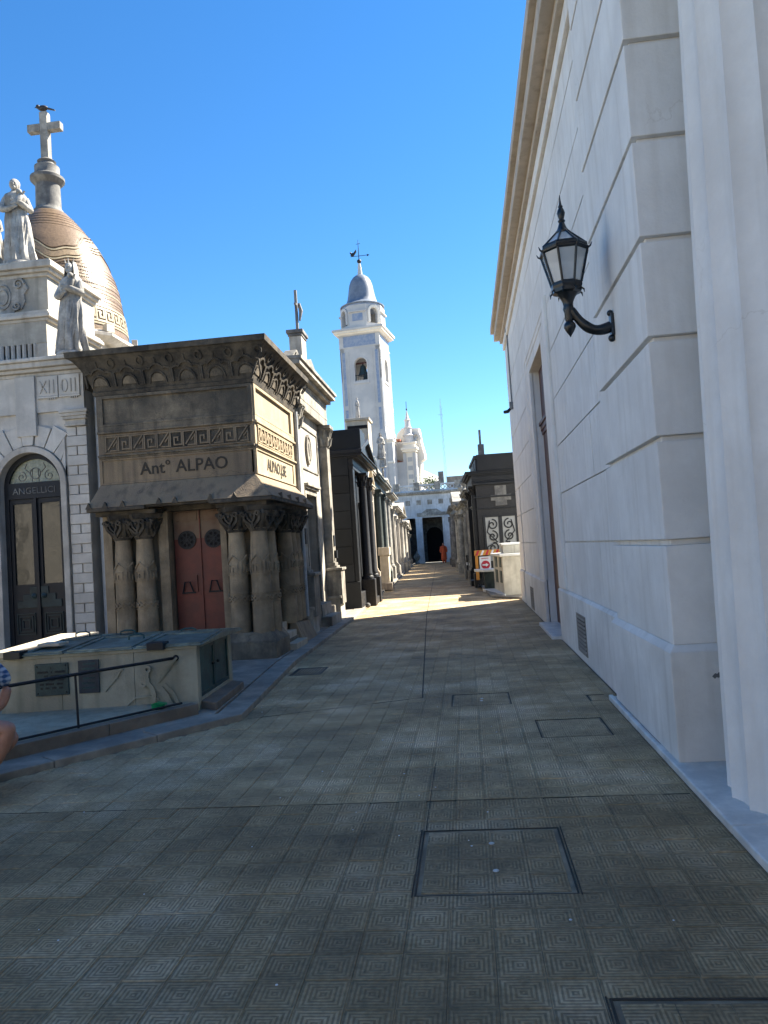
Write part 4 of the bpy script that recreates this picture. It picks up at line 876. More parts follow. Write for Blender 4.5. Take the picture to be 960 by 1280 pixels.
# corner pilasters of alternating blocks
blk = MB().box(-.17,.17,-.03,.03,-.078,.078).mesh('pilaster_block', M['whitestone'])
hb = MB().box(-.078,.078,-.025,.025,-.070,.070).mesh('pilaster_block', M['whitestone'])
for cx_ in (-6.105,-7.76):
    for k in range(22):
        z = .46+k*.158
        if k % 2 == 0: inst('pilaster_block', blk, (cx_, 11.603, z), W, bev=.005)
        else:
            for s_ in (-1, 1): inst('pilaster_block', hb, (cx_+s_*.088, 11.606, z), W, bev=.005)
    part('pilaster_base', MB().box(cx_-.2,cx_+.2,11.5,11.63,0,.38), M['whitetrim'], W, bev=.008)
    q = MB().box(cx_-.18,cx_+.18,11.53,11.63,3.86,3.90).box(cx_-.17,cx_+.17,11.56,11.63,3.90,3.97).box(cx_-.20,cx_+.20,11.52,11.63,3.97,4.02).box(cx_-.22,cx_+.22,11.50,11.63,4.02,4.07).box(cx_-.24,cx_+.24,11.48,11.63,4.07,4.12)
    part('pilaster_capital', q, M['whitetrim'], W, bev=.006)
part('frieze', MB().box(-8.15,-5.95,11.575,11.64,4.125,4.72), M['whitestone'], W, bev=.004)
part('keystone_panel', MB().box(-7.10,-6.76,11.53,11.60,3.75,4.72), M['whitestone'], W, bev=.006)
for x in (-6.72,-6.35):
    part('frieze_panel', MB().box(x,x+.345,11.55,11.60,4.38,4.705).box(x-.004,x+.349,11.54,11.60,4.345,4.375), M['whitestone'], W, bev=.004)
    q = MB()
    mpz = plane_map((x,11.55,4.40), (1,0,0), (0,-1,0))
    if x < -6.5:
        q.ribbon([(.04,.03),(.15,.23)],.022,mpz,0,.014); q.ribbon([(.15,.03),(.04,.23)],.022,mpz,0,.014)
    else: q.ribbon(arc(.09,.13,.055,0,2*pi,14,.10),.018,mpz,0,.014); q.ribbon([(.05,.05),(.06,.2)],.016,mpz,0,.01)
    for k in range(2): q.ribbon([(.20+k*.075,.02),(.20+k*.075,.24)],.022,mpz,0,.014)
    for k in range(4): q.box(x+.18+k*.035,x+.20+k*.035,11.545,11.565,4.32,4.343)
    part('triglyph_carving', q, M['whitetrim'], W)
for (d_, z0, z1) in ((.04,4.72,4.78),(.10,4.782,4.84),(.16,4.842,4.93),(.20,4.932,4.99)):
    part('cornice_moulding', MB().box(-8.15-d_,-5.95+d_*.6,11.60-d_,15.4,z0,z1), M['whitetrim'], W, bev=.012)
# door
dr_ = part('door_frame', MB().prism([(CX-RR,.30),(CX-RR,CZ)]+archpts(RR-.003)[1:-1]+[(CX+RR,CZ),(CX+RR,.30),(CX+RR-.075,.30),(CX+RR-.075,CZ)]+archpts(RR-.085)[::-1][1:-1]+[(CX-RR+.075,CZ),(CX-RR+.075,.30)], 'y', 11.70, 11.80)
          .box(CX-RR+.075,CX+RR-.075,11.69,11.80,2.76,3.02).box(CX-.025,CX+.025,11.68,11.80,.30,2.76), M['iron'], W)
part('fanlight', MB().prism([(CX-RR+.08,3.02)]+[(x,z) for x, z in archpts(RR-.08) if z > 3.02]+[(CX+RR-.08,3.02)], 'y', 11.745, 11.755), M['fanglass'], dr_)
fan = MB(); fmz = plane_map((CX,11.745,CZ), (1,0,0), (0,-1,0))
fan.ribbon(arc(0,.21,.09,0,2*pi,16),.012,fmz,0,.008)
for s_ in (-1,1):
    fan.ribbon(spiral(s_*.24,.16,.09,.02,pi/2,s_*1.3),.010,fmz,0,.008); fan.ribbon([(s_*.09,.21),(s_*.18,.30),(s_*.14,.38)],.010,fmz,0,.008); fan.ribbon([(s_*.06,.08),(s_*.05,.28)],.008,fmz,0,.008)
part('tracery', fan, M['greystone'], dr_)
text_part('raised_letters', 'ANGELLICI', .15, M['greystone'], dr_, (CX,11.686,2.88), (pi/2,0,0), .006, 1.02)
for s_ in (-1, 1):
    xa, xb = (CX-RR+.077, CX-.027) if s_ < 0 else (CX+.027, CX+RR-.077)
    lf = part('door_leaf', MB().box(xa,xa+.05,11.72,11.78,.30,2.755).box(xb-.05,xb,11.72,11.78,.30,2.755).box(xa+.05,xb-.05,11.72,11.78,2.68,2.755).box(xa+.05,xb-.05,11.72,11.78,.30,1.36), M['iron'], W)
    part('pane', MB().box(xa+.05,xb-.05,11.745,11.752,1.36,2.68), M['glass'], lf)
    part('stepped_panel', MB().prism([(CX+s_*.03,1.05),(CX+s_*.03,1.32),(CX+s_*.16,1.32),(CX+s_*.16,1.20),(CX+s_*.28,1.20),(CX+s_*.28,1.10),(CX+s_*.38,1.10),(CX+s_*.38,.98),(CX+s_*.03,.98)], 'y', 11.70, 11.72), M['greystone'] if False else M['darkgreen'], lf, bev=.005)
    part('knob', MB().lathe([(.03,0),(.045,.012),(.045,.02),(.02,.035),(.022,.05),(1e-4,.06)],(0,0,0),16).tf(Matrix.Translation((CX+s_*.085,11.70,1.17)) @ Matrix.Rotation(pi/2,4,'X')), M['bronze'], lf, smooth=40)
    xc = (xa+xb)/2
    q = MB(); mz = plane_map((xc,11.72,.72),(1,0,0),(0,-1,0))
    for r_ in (.15,.11,.06): q.ribbon([(-r_,-r_*1.1),(r_,-r_*1.1),(r_,r_*1.1),(-r_,r_*1.1)],.018,mz,0,.02-.0*r_,closed=True)
    q.lathe([(.03,0),(.03,.03)],(0,0,0),10) if False else None
    part('square_panel', q, M['darkgreen'], lf, bev=.003)
    part('interior_curtain', MB().add([(xa+.06+i*.02, 11.80+.012*sin(i*1.7), z) for z in (1.36,2.68) for i in range(int((xb-xa-.1)/.02))], [(i,i+1,i+1+int((xb-xa-.1)/.02),i+int((xb-xa-.1)/.02)) for i in range(int((xb-xa-.1)/.02)-1)]), M['gmarble'], lf)
part('interior', MB().box(-7.95,-6.12,12.9,12.94,0,4), M['void'], W)
part('threshold', MB().box(-7.6,-6.3,11.3,11.9,0,.30), M['whitetrim'], W, bev=.01)
part('drainpipe', MB().tube([(-5.80,11.80,.2),(-5.80,11.80,4.6)], .085, 12), M['zinc'], W, smooth=50)
part('pipe_bracket', MB().box(-5.86,-5.72,11.79,11.95,3.05,3.20).box(-5.85,-5.73,11.80,11.95,3.78,3.82), M['zinc'], W, bev=.006)
# attic
AT = part('attic', MB().box(-8.6,-6.80,12.05,13.9,5.42,5.86).box(-8.6,-6.86,12.25,13.9,5.98,6.70).box(-8.4,-6.0,11.75,15,4.99,5.10), M['gmarble'], W, bev=.006)
part('fluted_band', MB().add(*(lambda n: ([(-8.6+1.62*i/n, 12.03 if (i//2) % 2 else 12.06, z) for z in (5.12,5.42) for i in range(n+1)], [(i,i+1,i+2+n,i+1+n) for i in range(n)]))(64)).box(-8.6,-6.80,12.06,13.9,5.10,5.42), M['whitetrim'], AT)
for (d_, z0, z1) in ((.05,5.80,5.85),(.10,5.852,5.91),(.07,5.912,5.95),(.03,5.952,5.99)):
    part('attic_moulding', MB().box(-8.6,-6.80+d_,12.08-d_,13.95,z0,z1), M['whitetrim'], AT, bev=.008)
for (d_, z0, z1) in ((.04,6.64,6.70),(.10,6.702,6.76),(.16,6.762,6.86),(.12,6.862,6.90)):
    part('attic_moulding', MB().box(-8.6,-6.86+d_,12.25-d_,13.95,z0,z1), M['whitetrim'], AT, bev=.008)
cz_ = plane_map((-7.66,12.25,6.33),(1,0,0),(0,-1,0)); q = MB()
outl = [(.0,.36),(.16,.36),(.22,.30),(.34,.33),(.40,.24),(.46,.12),(.38,.02),(.40,-.10),(.34,-.22),(.22,-.24),(.14,-.33),(0,-.34)]
outl = outl+[(-x,y) for x, y in outl[::-1][1:-1]]
vs = [cz_(x,y,.0) for x, y in outl]+[cz_(x,y,.035) for x, y in outl]; kk = len(outl)
q.add(vs, [tuple(range(kk,2*kk)),tuple(range(kk-1,-1,-1))]+[(i,(i+1)%kk,(i+1)%kk+kk,i+kk) for i in range(kk)])
for r_ in (.19,.12): q.ribbon(arc(0,0,r_*.75,0,2*pi,20,r_*1.1),.022,cz_,.03,.055)
for s_ in (-1,1): q.ribbon(spiral(s_*.30,.20,.10,.02,0,s_*1.4),.028,cz_,.03,.065); q.ribbon(spiral(s_*.25,-.17,.08,.02,pi,s_*1.2),.024,cz_,.03,.06)
part('cartouche', q, M['statue'], AT, bev=.004)

# statues : robed figures with folds, head, arms
def robed(name, label, x, y, z, H, rz, veil=True, holds='child', lean=0.0, group=None, crown=False):
    t = thing(name, label, 'statue', (x,y,z), rz, group, world=False)
    s_ = H/1.62; rnd = random.Random(int(x*100))
    ph = [rnd.uniform(0,6.28) for _ in range(4)]
    def wob(a, zz):
        k = max(0, 1-zz/(1.05*s_)); kk_ = .15*k+.02
        return 1+kk_*sin(9*a+ph[0]+zz*2)+kk_*.6*sin(15*a+ph[1]-zz*5)+.05*sin(3*a+ph[2]+zz*4)
    prof = [(.235,0),(.25,.03),(.235,.12),(.215,.35),(.20,.60),(.195,.80),(.175,.98),(.165,1.08),(.19,1.20),(.20,1.28),(.165,1.36),(.085,1.42),(.06,1.46)]
    n = 64; m = MB()
    pr_ = []
    for j in range(len(prof)-1):
        for q_ in range(3): pr_.append(tuple(prof[j][i]+(prof[j+1][i]-prof[j][i])*q_/3 for i in (0,1)))
    pr_.append(prof[-1])
    m.lathe([(r*s_, zz*s_) for r, zz in pr_], (0,0,0), n, wob=wob)
    m.v = [(p[0]*1.12+lean*p[2], p[1]*.82-.02*sin(p[2]*3), p[2]) for p in m.v]
    part('robe', m, M['statue'], t, smooth=60)
    # diagonal mantle folds
    f = MB()
    for k in range(5):
        a0 = -2.4+k*.32
        f.tube([((.205-.02*j/6)*s_*1.12*cos(a0+j*.17)+lean*(.25+.13*j)*s_, (.205-.02*j/6)*s_*.84*sin(a0+j*.17), (.18+.15*j)*s_) for j in range(6)], [.012*s_,.022*s_,.026*s_,.024*s_,.018*s_,.008*s_], 6)
    part('mantle_fold', f, M['statue'], t, smooth=60)
    hz = 1.545*s_; hx = lean*hz
    hd = MB().ball((hx,-.035*s_,hz), .088*s_, 16, (.86,1.0,1.18)).ball((hx,-.125*s_,hz-.015*s_), .018*s_, 6, (.8,1,1.6)).ball((hx,-.10*s_,hz-.07*s_), .032*s_, 8)
    for e_ in (-1,1): hd.ball((hx+e_*.03*s_,-.113*s_,hz+.012*s_), .014*s_, 6)
    part('head', hd, M['statue'], t, smooth=60)
    if veil: part('veil', MB().lathe([(.20*s_,1.18*s_),(.165*s_,1.30*s_),(.125*s_,1.42*s_),(.118*s_,1.55*s_),(.085*s_,1.66*s_),(.01,1.70*s_)], (hx*.95,.015*s_,0), 20, radians(-35), radians(215), wob=lambda a, z_: 1+.05*sin(6*a)), M['statue'], t, smooth=60)
    else: part('hair', MB().ball((hx,.0,hz+.02*s_), .105*s_, 12, (.95,1,1.05)).ball((hx,.06*s_,hz-.06*s_), .075*s_, 10), M['statue'], t, smooth=60)
    for sd_ in (-1, 1):
        if holds == 'child': pth = [(sd_*.17,0,1.27),(sd_*.24,-.05,1.06),(sd_*.12,-.20,1.05+.06*sd_),(sd_*-.02,-.22,1.12+.06*sd_)]
        else: pth = [(sd_*.17,0,1.27),(sd_*.25,-.03,1.04),(sd_*.20,-.17,.90),(sd_*.06,-.20,.96)]
        part('arm', MB().tube([(a*s_+lean*c*s_, b_*s_, c*s_) for a, b_, c in pth], [.07*s_,.075*s_,.058*s_,.028*s_], 10), M['statue'], t, smooth=60)
        hp = pth[-1]; part('hand', MB().ball((hp[0]*s_+lean*hp[2]*s_, hp[1]*s_, hp[2]*s_), .034*s_, 8, (1.2,.8,.9)), M['statue'], t, smooth=60)
    if holds == 'child':
        part('held_child', MB().ball((.10*s_+hx,-.16*s_,1.36*s_), .055*s_, 10).tube([(.12*s_+hx,-.14*s_,1.30*s_),(.08*s_+hx,-.19*s_,1.16*s_),(-.03*s_+hx,-.22*s_,1.08*s_)], [.05*s_,.07*s_,.04*s_], 8).tube([(.13*s_+hx,-.15*s_,1.28*s_),(.20*s_+hx,-.17*s_,1.37*s_)],.02*s_,6), M['statue'], t, smooth=60)
    if crown:
        for k in range(5): part('crown_point', MB().tube([(hx+.07*s_*cos(k*1.26),.07*s_*sin(k*1.26)-.02,hz+.09*s_),(hx+.085*s_*cos(k*1.26),.085*s_*sin(k*1.26)-.02,hz+.17*s_)], [.014*s_,.004*s_], 5), M['statue'], t)
    part('base', MB().lathe([(.27*s_,-.055),(.28*s_,-.03),(.26*s_,.012)], (0,0,0), 20), M['statue'], t, smooth=40)
    return t
robed('robed_statue', 'bare headed robed marble statue holding a bundle, standing highest on the attic block', -7.43, 12.42, 6.955, 1.50, .35, veil=False, holds='child', lean=-.03)
robed('robed_statue', 'smaller figure partly cut by the left edge of the photo, beside the tall attic statue', -7.92, 12.45, 6.955, 1.05, -.2, veil=True, holds='none')
robed('robed_statue', 'crowned marble woman holding a child, beside the dark mausoleum roof', -6.33, 12.0, 5.16, 1.52, -.15, veil=True, holds='child', lean=.03, crown=True)

# dome
D = thing('tiled_dome', 'golden brown tiled egg shaped dome with cream key band, rising behind the white mausoleum attic', 'dome', (-8.27,15,5))
dprof = [(1.46,6.30),(1.455,6.45),(1.42,6.75),(1.365,7.05),(1.325,7.35),(1.245,7.65),(1.125,7.95),(.98,8.25),(.81,8.52),(.64,8.75),(.49,8.93),(.35,9.08)]
def dr_at(z):
    for (r0,z0),(r1,z1) in zip(dprof[:-1], dprof[1:]):
        if z0 <= z <= z1: return r0+(r1-r0)*(z-z0)/(z1-z0)
    return dprof[-1][0]
DC = (-8.27,15)
dm = lambda u, v, d: Vector((DC[0]+(dr_at(v)+d)*cos(u), DC[1]+(dr_at(v)+d)*sin(u), v+d*.3))
fine = []
for j in range(len(dprof)-1):
    for q_ in range(4): fine.append(tuple(dprof[j][i]+(dprof[j+1][i]-dprof[j][i])*q_/4 for i in (0,1)))
fine.append(dprof[-1])
part('shell', MB().lathe(fine, (DC[0],DC[1],0), 72), M['dome'], D, smooth=60)
q = MB()
for P in meander(-pi, 0.6, 6.50, 6.74, 30): q.ribbon(P, .035, lambda u, v, d: dm(u, v, d), .0, .014) if False else None
def mapU(u, v, d): return dm(u/1.58, v, d)
for P in meander(-pi*1.58, .9*1.58, 6.50, 6.76, 26): q.ribbon(P, .042, mapU, .0, .016)
q.ribbon([(-pi*1.58+i*.1, 6.44) for i in range(66)], .035, mapU, 0, .014); q.ribbon([(-pi*1.58+i*.1, 6.82) for i in range(66)], .03, mapU, 0, .014)
part('key_band', q, M['domecream'], D)
for z, m_ in ((6.95,.02),(7.03,.02),(7.12,.03),(7.28,.02),(7.38,.03),(7.52,.02),(7.60,.02)):
    q = MB()
    r_ = dr_at(z)
    for i in range(110):
        a = -pi+i*(pi+.9)/110; q.ribbon([(a*r_, z),((a+.024)*r_, z+.02)], .026, lambda u, v, d, r_=r_: dm(u/r_, v, d), 0, .009)
    part('bead_row', q, M['domecream'] if m_ > .025 else M['dome'], D, kind='stuff')
for z in (6.90,7.07,7.20,7.45,7.68):
    r_ = dr_at(z); part('raised_ring', MB().ribbon([((-pi+i*.1)*r_, z) for i in range(42)], .014, lambda u, v, d, r_=r_: dm(u/r_, v, d), 0, .007), M['dome'], D)
# scalloped ribbon ornament
M['domegold'] = mat('dome_ochre_tiles', (.24,.175,.105), (.17,.125,.08), 14, .4, .3, 60, var=0)
for off_, wd_, mm in ((0,.12,'domegold'),(.12,.03,'domecream'),(-.12,.03,'domecream'),(.2,.025,'dome'),(-.2,.025,'dome')):
    q = MB(); pts_ = []
    for i in range(160):
        a = -pi+i*(pi+.9)/160; tri_ = abs(((a*1.6/pi*2) % 2)-1); v = 7.80+.50*(.5-.5*cos(tri_*pi))+.035*sin(a*13)+off_*.9
        pts_.append((a, v))
    q.ribbon([(a*1.1, v) for a, v in pts_], wd_, lambda u, v, d: dm(u/1.1, v, d), 0, .018); part('ribbon_ornament', q, M[mm], D)
for z in (8.60,8.68,8.76,8.84,8.92): 
    r_ = dr_at(z); part('raised_ring', MB().ribbon([((-pi+i*.1)*r_, z) for i in range(63)], .02, lambda u, v, d, r_=r_: dm(u/r_, v, d), 0, .006), M['dome'], D)
part('drum', MB().lathe([(1.38,5.0),(1.38,6.06)], (DC[0],DC[1],0), 8, pi/8, 2*pi+pi/8).lathe([(1.54,6.06),(1.62,6.12),(1.68,6.16),(1.68,6.22),(1.60,6.26),(1.50,6.32)], (DC[0],DC[1],0), 8, pi/8, 2*pi+pi/8), M['whitetrim'], D)
for k in range(8):
    a = k*pi/4+pi/8; part('corner_block', MB().box(-.06,.06,-.10,.10,6.24,6.40).tf(Matrix.Translation((DC[0]+1.58*cos(a),DC[1]+1.58*sin(a),0)) @ Matrix.Rotation(a,4,'Z')), M['whitetrim'], D, bev=.01)
    a2 = a+pi/8; part('drum_panel', MB().box(-.02,.02,-.40,.40,5.3,5.95).tf(Matrix.Translation((DC[0]+1.285*cos(a2),DC[1]+1.285*sin(a2),0)) @ Matrix.Rotation(a2,4,'Z')), M['whitestone'], D, bev=.01)
C_ = thing('cross_finial', 'pale stone cross on a dark round pedestal crowning the tiled dome', 'cross', (-8.29,15,9.05))
part('pedestal', MB().lathe([(.32,9.05),(.33,9.10),(.30,9.16),(.26,9.20),(.255,9.25),(.245,9.72),(.29,9.76),(.345,9.82),(.345,9.88),(.28,9.92),(.25,9.96),(.25,10.12),(.18,10.16),(.16,10.20),(.19,10.24),(.12,10.30)], (-8.29,15,0), 28), M['greystone'], C_, smooth=40)
part('shaft', MB().box(-8.375,-8.205,14.92,15.08,10.24,11.32), M['ornate'], C_, bev=.015)
part('arm', MB().box(-8.66,-8.375,14.925,15.075,10.90,11.07).box(-8.205,-7.92,14.925,15.075,10.90,11.07), M['ornate'], C_, bev=.015)
b = thing('perched_bird', 'small dark bird perched on top of the tall dome cross', 'bird', (-8.3,15,11.32))
bm_ = MB().ball((-8.32,15,11.43), .075, 12, (1.5,.85,.8)).ball((-8.43,15,11.475), .045, 10).tube([(-8.47,15,11.47),(-8.51,15,11.46)], [.014,.002], 6)
part('body', bm_, M['bird'], b, smooth=60)
part('tail', MB().hexa([(-8.22,14.97,11.40),(-8.05,14.98,11.345),(-8.05,15.02,11.345),(-8.22,15.03,11.40)],[(-8.22,14.97,11.43),(-8.05,14.98,11.36),(-8.05,15.02,11.36),(-8.22,15.03,11.43)]), M['bird'], b)
for s_ in (-.02,.02): part('leg', MB().tube([(-8.31,15+s_,11.38),(-8.30,15+s_,11.315)], .006, 5), M['bird'], b)

# ================================================================== generic street mausoleum
def capital(m, x, y, z0, z1, r):
    h = z1-z0
    m.lathe([(r*.86,z0),(r*.95,z0+h*.1),(r*.92,z0+h*.3),(r*1.15,z0+h*.75),(r*1.35,z0+h*.85)], (x,y,0), 10)
    for k in range(8):
        a = k*pi/4; m.tube([(x+r*.9*cos(a),y+r*.9*sin(a),z0+h*.1),(x+r*1.1*cos(a),y+r*1.1*sin(a),z0+h*.35),(x+r*1.35*cos(a),y+r*1.35*sin(a),z0+h*.45)], [r*.25,r*.2,r*.08], 5)
        a += pi/8; m.tube([(x+r*.95*cos(a),y+r*.95*sin(a),z0+h*.45),(x+r*1.2*cos(a),y+r*1.2*sin(a),z0+h*.7),(x+r*1.5*cos(a),y+r*1.5*sin(a),z0+h*.8)], [r*.22,r*.18,r*.08], 5)
    m.box(x-r*1.35,x+r*1.35,y-r*1.35,y+r*1.35,z0+h*.86,z1); return m
def urn(m, x, y, z, s_): return m.lathe([(.16*s_,0),(.16*s_,.06*s_),(.06*s_,.12*s_),(.07*s_,.2*s_),(.20*s_,.38*s_),(.22*s_,.5*s_),(.14*s_,.58*s_),(.15*s_,.62*s_),(.08*s_,.68*s_),(.05*s_,.8*s_),(.001,.86*s_)], (x,y,z), 14)
def crossmb(x, y, z, h, t=.05):
    return MB().box(x-t,x+t,y-t,y+t,z,z+h).box(x-h*.3,x-t,y-t*.9,y+t*.9,z+h*.6,z+h*.6+2*t).box(x+t,x+h*.3,y-t*.9,y+t*.9,z+h*.6,z+h*.6+2*t)
def mausoleum(label, loc, rz, w, h, depth, wm, tm_, dm_='iron', ph=.55, pil=(), pr=.12, style='pilaster', eh=.55, dw=.8, dh=2.1, dz=.3, top='cornice', top_h=.6, proj=.22, finial=None, name='mausoleum', group=None, lintel=True, medal=False, ped=0.0, detail=1, doorx=0.0, base_out=.1, caph=.3, side_blocks=None):
    t = thing(name, label, 'mausoleum', loc, rz, group, world=False)
    ez = h-eh; x0, x1 = -w/2, w/2; a, b_ = doorx-dw/2, doorx+dw/2
    part('wall', MB().box(x0,a,.0,.30,0,ez).box(b_,x1,0,.30,0,ez).box(a,b_,0,.30,dz+dh,ez).box(a,b_,0,.30,0,dz-.001).box(x0,x1,.30,depth,0,ez), M[wm], t)
    part('plinth', MB().box(x0-.03,a,-base_out,-.001,0,ph*.6), M[tm_], t, bev=.012); part('plinth', MB().box(b_,x1+.03,-base_out,-.001,0,ph*.6), M[tm_], t, bev=.012)
    part('door_step', MB().box(a-.06,b_+.06,-base_out-.22,-.002,0,dz*.5).box(a,b_,-base_out-.02,.001,dz*.5,dz), M[tm_], t, bev=.01)
    d_ = part('door', MB().box(a,doorx-.01,.20,.235,dz,dz+dh).box(doorx+.01,b_,.20,.235,dz,dz+dh), M[dm_], t)
    part('pane', MB().box(a+.07,doorx-.07,.192,.199,dz+dh*.4,dz+dh-.1).box(doorx+.07,b_-.07,.192,.199,dz+dh*.4,dz+dh-.1), M['glass'], d_)
    gr = MB()
    for xs in (a+(b_-a)*.25, a+(b_-a)*.75):
        mp = plane_map((xs,.19,dz+dh*.4),(1,0,0),(0,-1,0)); hh = dh*.6-.1; ww = dw*.16
        for k in range(3): gr.ribbon(arc(0,hh*(.18+.32*k),ww*.8,0,2*pi,12),.014,mp,0,.012)
        gr.ribbon([(0,0),(0,hh)],.012,mp,0,.012)
    part('grille', gr, M['iron'], d_)
    part('door_frame', MB().box(a-.10,a,-.035,.02,dz,dz+dh).box(b_,b_+.10,-.035,.02,dz,dz+dh).box(a-.10,b_+.10,-.035,.02,dz+dh,dz+dh+.11), M[tm_], t, bev=.008)
    if lintel: part('door_hood', MB().box(a-.16,b_+.16,-.12,0,dz+dh+.16,dz+dh+.22).box(a-.12,b_+.12,-.08,0,dz+dh+.112,dz+dh+.158), M[tm_], t, bev=.01)
    for x in pil:
        if ped: part('pedestal', MB().box(x-pr*1.45,x+pr*1.45,-pr*2.1,-.0015,ph*.6,ph+ped-.06).box(x-pr*1.65,x+pr*1.65,-pr*2.3,-.0015,ph+ped-.06,ph+ped), M[tm_], t, bev=.01)
        zb = ph+ped
        if style == 'pilaster':
            part('pilaster', MB().box(x-pr,x+pr,-pr*1.1,-.001,zb+.12,ez-caph).box(x-pr*1.25,x+pr*1.25,-pr*1.5,-.001,zb,zb+.05).box(x-pr*1.12,x+pr*1.12,-pr*1.3,-.001,zb+.05,zb+.12), M[tm_], t, bev=.01)
        else:
            part('column', MB().lathe([(pr*1.3,zb),(pr*1.35,zb+.05),(pr*1.1,zb+.1),(pr*1.15,zb+.14),(pr,zb+.18),(pr*.85,ez-caph)], (x,-pr*1.3,0), 16), M[tm_], t, smooth=40)
        part('capital', capital(MB(), x, -pr*(.4 if style == 'pilaster' else 1.3), ez-caph, ez-.003, pr*(1.0 if style == 'pilaster' else .9)), M[tm_], t)
        if not ped: part('pilaster_base', MB().box(x-pr*1.5,x+pr*1.5,-pr*(1.8 if style=='pilaster' else 2.9),-.0015,0,ph-.001), M[tm_], t, bev=.012)
    lv = [(.03,0,.22),(.05,.222,.30),(.02,.302,.62),(.06,.622,.70),(.45,.702,.80),(.85,.802,.92),(1,.922,1.0)]
    for f_, za, zb_ in lv:
        p_ = proj*f_; part('entablature_moulding', MB().box(x0-p_*.35,x1+p_*.35,-p_-pr*.8*(1 if pil else 0),depth*.98,ez+eh*za,ez+eh*zb_), M[tm_], t, bev=.008 if detail else 0)
    if top == 'gable':
        yf = -proj-pr*.6
        part('pediment', MB().prism([(x0-.02,h+.001),(x1+.02,h+.001),(0,h+top_h-.08)], 'y', yf+.12, depth*.9), M[wm], t)
        for s_ in (-1, 1):
            q = MB().prism([(s_*(w/2+.10),h+.002),(s_*(w/2+.10),h+.09),(0,h+top_h+.06),(0,h+top_h-.06)], 'y', yf, depth*.95); part('raking_cornice', q, M[tm_], t, bev=.008)
    elif top == 'attic':
        part('attic', MB().box(x0+.05,x1-.05,.05,depth*.5,h+.001,h+top_h*.8).box(x0,x1,.0,depth*.52,h+top_h*.8,h+top_h), M[wm], t, bev=.01)
        part('attic_panel', MB().box(x0*.6,x1*.6,.03,.06,h+top_h*.2,h+top_h*.65), M[tm_], t, bev=.008)
    elif top == 'arch':
        part('arched_pediment', MB().prism([(w*.46*cos(pi*i/16), h+top_h*sin(pi*i/16)) for i in range(17)], 'y', -.06, .5), M[wm], t)
        part('arch_moulding', MB().ribbon([(w*.47*cos(pi*i/16), h+top_h*sin(pi*i/16)) for i in range(17)], .10, lambda u, v, d: Vector((u,-.06-d,v)), -.3, .07), M[tm_], t)
    elif top == 'pyramid':
        n = 7; q = [(x0-.08,-.15),(x1+.08,-.15),(x1+.08,depth),(x0-.08,depth)]
        for j in range(n):
            f0, f1 = j/n, (j+1)/n; z0, z1 = h+top_h*f0, h+top_h*(f1)+.03
            m = MB(); cxm, cym = 0, depth/2
            def lp(p, f): return (p[0]+(cxm-p[0])*f, p[1]+(cym-p[1])*f)
            bt = [(*lp(p, f0-.02), z0) for p in q]; tp = [(*lp(p, f1), z1) for p in q]; m.hexa(bt, tp)
            # scales
            for e in range(4):
                A_, B_ = Vector(bt[e]), Vector(bt[(e+1) % 4]); L_ = (B_-A_).length; c_ = max(1, int(L_/.2)); up = (Vector(tp[e])+Vector(tp[(e+1)%4])-A_-B_)/2; nn = up.cross(B_-A_).normalized()
                if nn.z < 0: nn = -nn
                for i in range(c_):
                    p0, p1 = A_.lerp(B_, (i+.04)/c_), A_.lerp(B_, (i+.96)/c_); o_ = nn*.03; mid = (p0+p1)/2-up*.35
                    m.add([p0+o_,p1+o_,p1+up*.9,p0+up*.9,mid+o_*1.3], [(0,4,1),(0,1,2,3)])
            part('tile_course', m, M['rooftile'], t)
    if medal:
        mp = plane_map((0,-.002,(dz+dh+.25+ez)/2),(1,0,0),(0,-1,0)); r_ = min(.26,(ez-dz-dh-.3)/2*.8); q = MB(); q.ribbon(arc(0,0,r_*.8,0,2*pi,20,r_*1.15),.05,mp,0,.05,closed=False); q.ribbon(arc(0,0,r_*.42,0,2*pi,14,r_*.7),.09,mp,0,.04); q.ribbon([(0,-r_*.5),(0,r_*.5)],.05,mp,0,.05)
        part('medallion', q, M[tm_], t)
        q = MB(); q.ribbon([(-w*.28,-r_*1.7),(w*.28,-r_*1.7),(w*.28,r_*1.7),(-w*.28,r_*1.7)],.03,mp,0,.02,closed=True); part('panel_frame', q, M[tm_], t)
    if finial: part(finial[0], finial[1], M[finial[2]], t)
    return t, d_
R90 = pi/2
M['m2trim'] = mat('sooty_marble_trim', (.40,.375,.32), (.22,.205,.18), 2.5, .8, .5, 40, streak=.7, dark=(.07,.065,.055), darkamt=.55, var=.04)
# M2 beside the sandstone mausoleum
t, _ = mausoleum('grey marble mausoleum with corinthian pilasters and oval medallion, next to the sandstone mausoleum', (-3.24,15.95,0), R90, 3.75, 5.33, 3.2, 'gmarble', 'm2trim', 'iron', ph=.62, pil=(-1.60,1.52), pr=.17, eh=.82, dw=1.05, dh=2.30, dz=.50, top='cornice', proj=.26, medal=True, ped=.58, caph=.52, base_out=.20)
part('corner_base', MB().box(1.25,1.86,-.30,0,0,.50).box(1.22,1.88,-.33,0,.50,.56), M['gmarble'], t, bev=.01); part('corner_base', MB().box(-1.86,-1.3,-.30,0,0,.50).box(-1.88,-1.27,-.33,0,.50,.56), M['gmarble'], t, bev=.01)
part('plaque', MB().box(-1.66,-1.48,-.21,-.186,1.75,2.05), M['iron'], t); part('plaque', MB().box(1.44,1.60,-.21,-.186,1.7,1.95).box(1.46,1.58,-.25,-.186,1.42,1.6), M['iron'], t)
part('roof_block', MB().box(-1.7,1.6,.1,3,5.331,5.45), M['gmarble'], t, bev=.01)
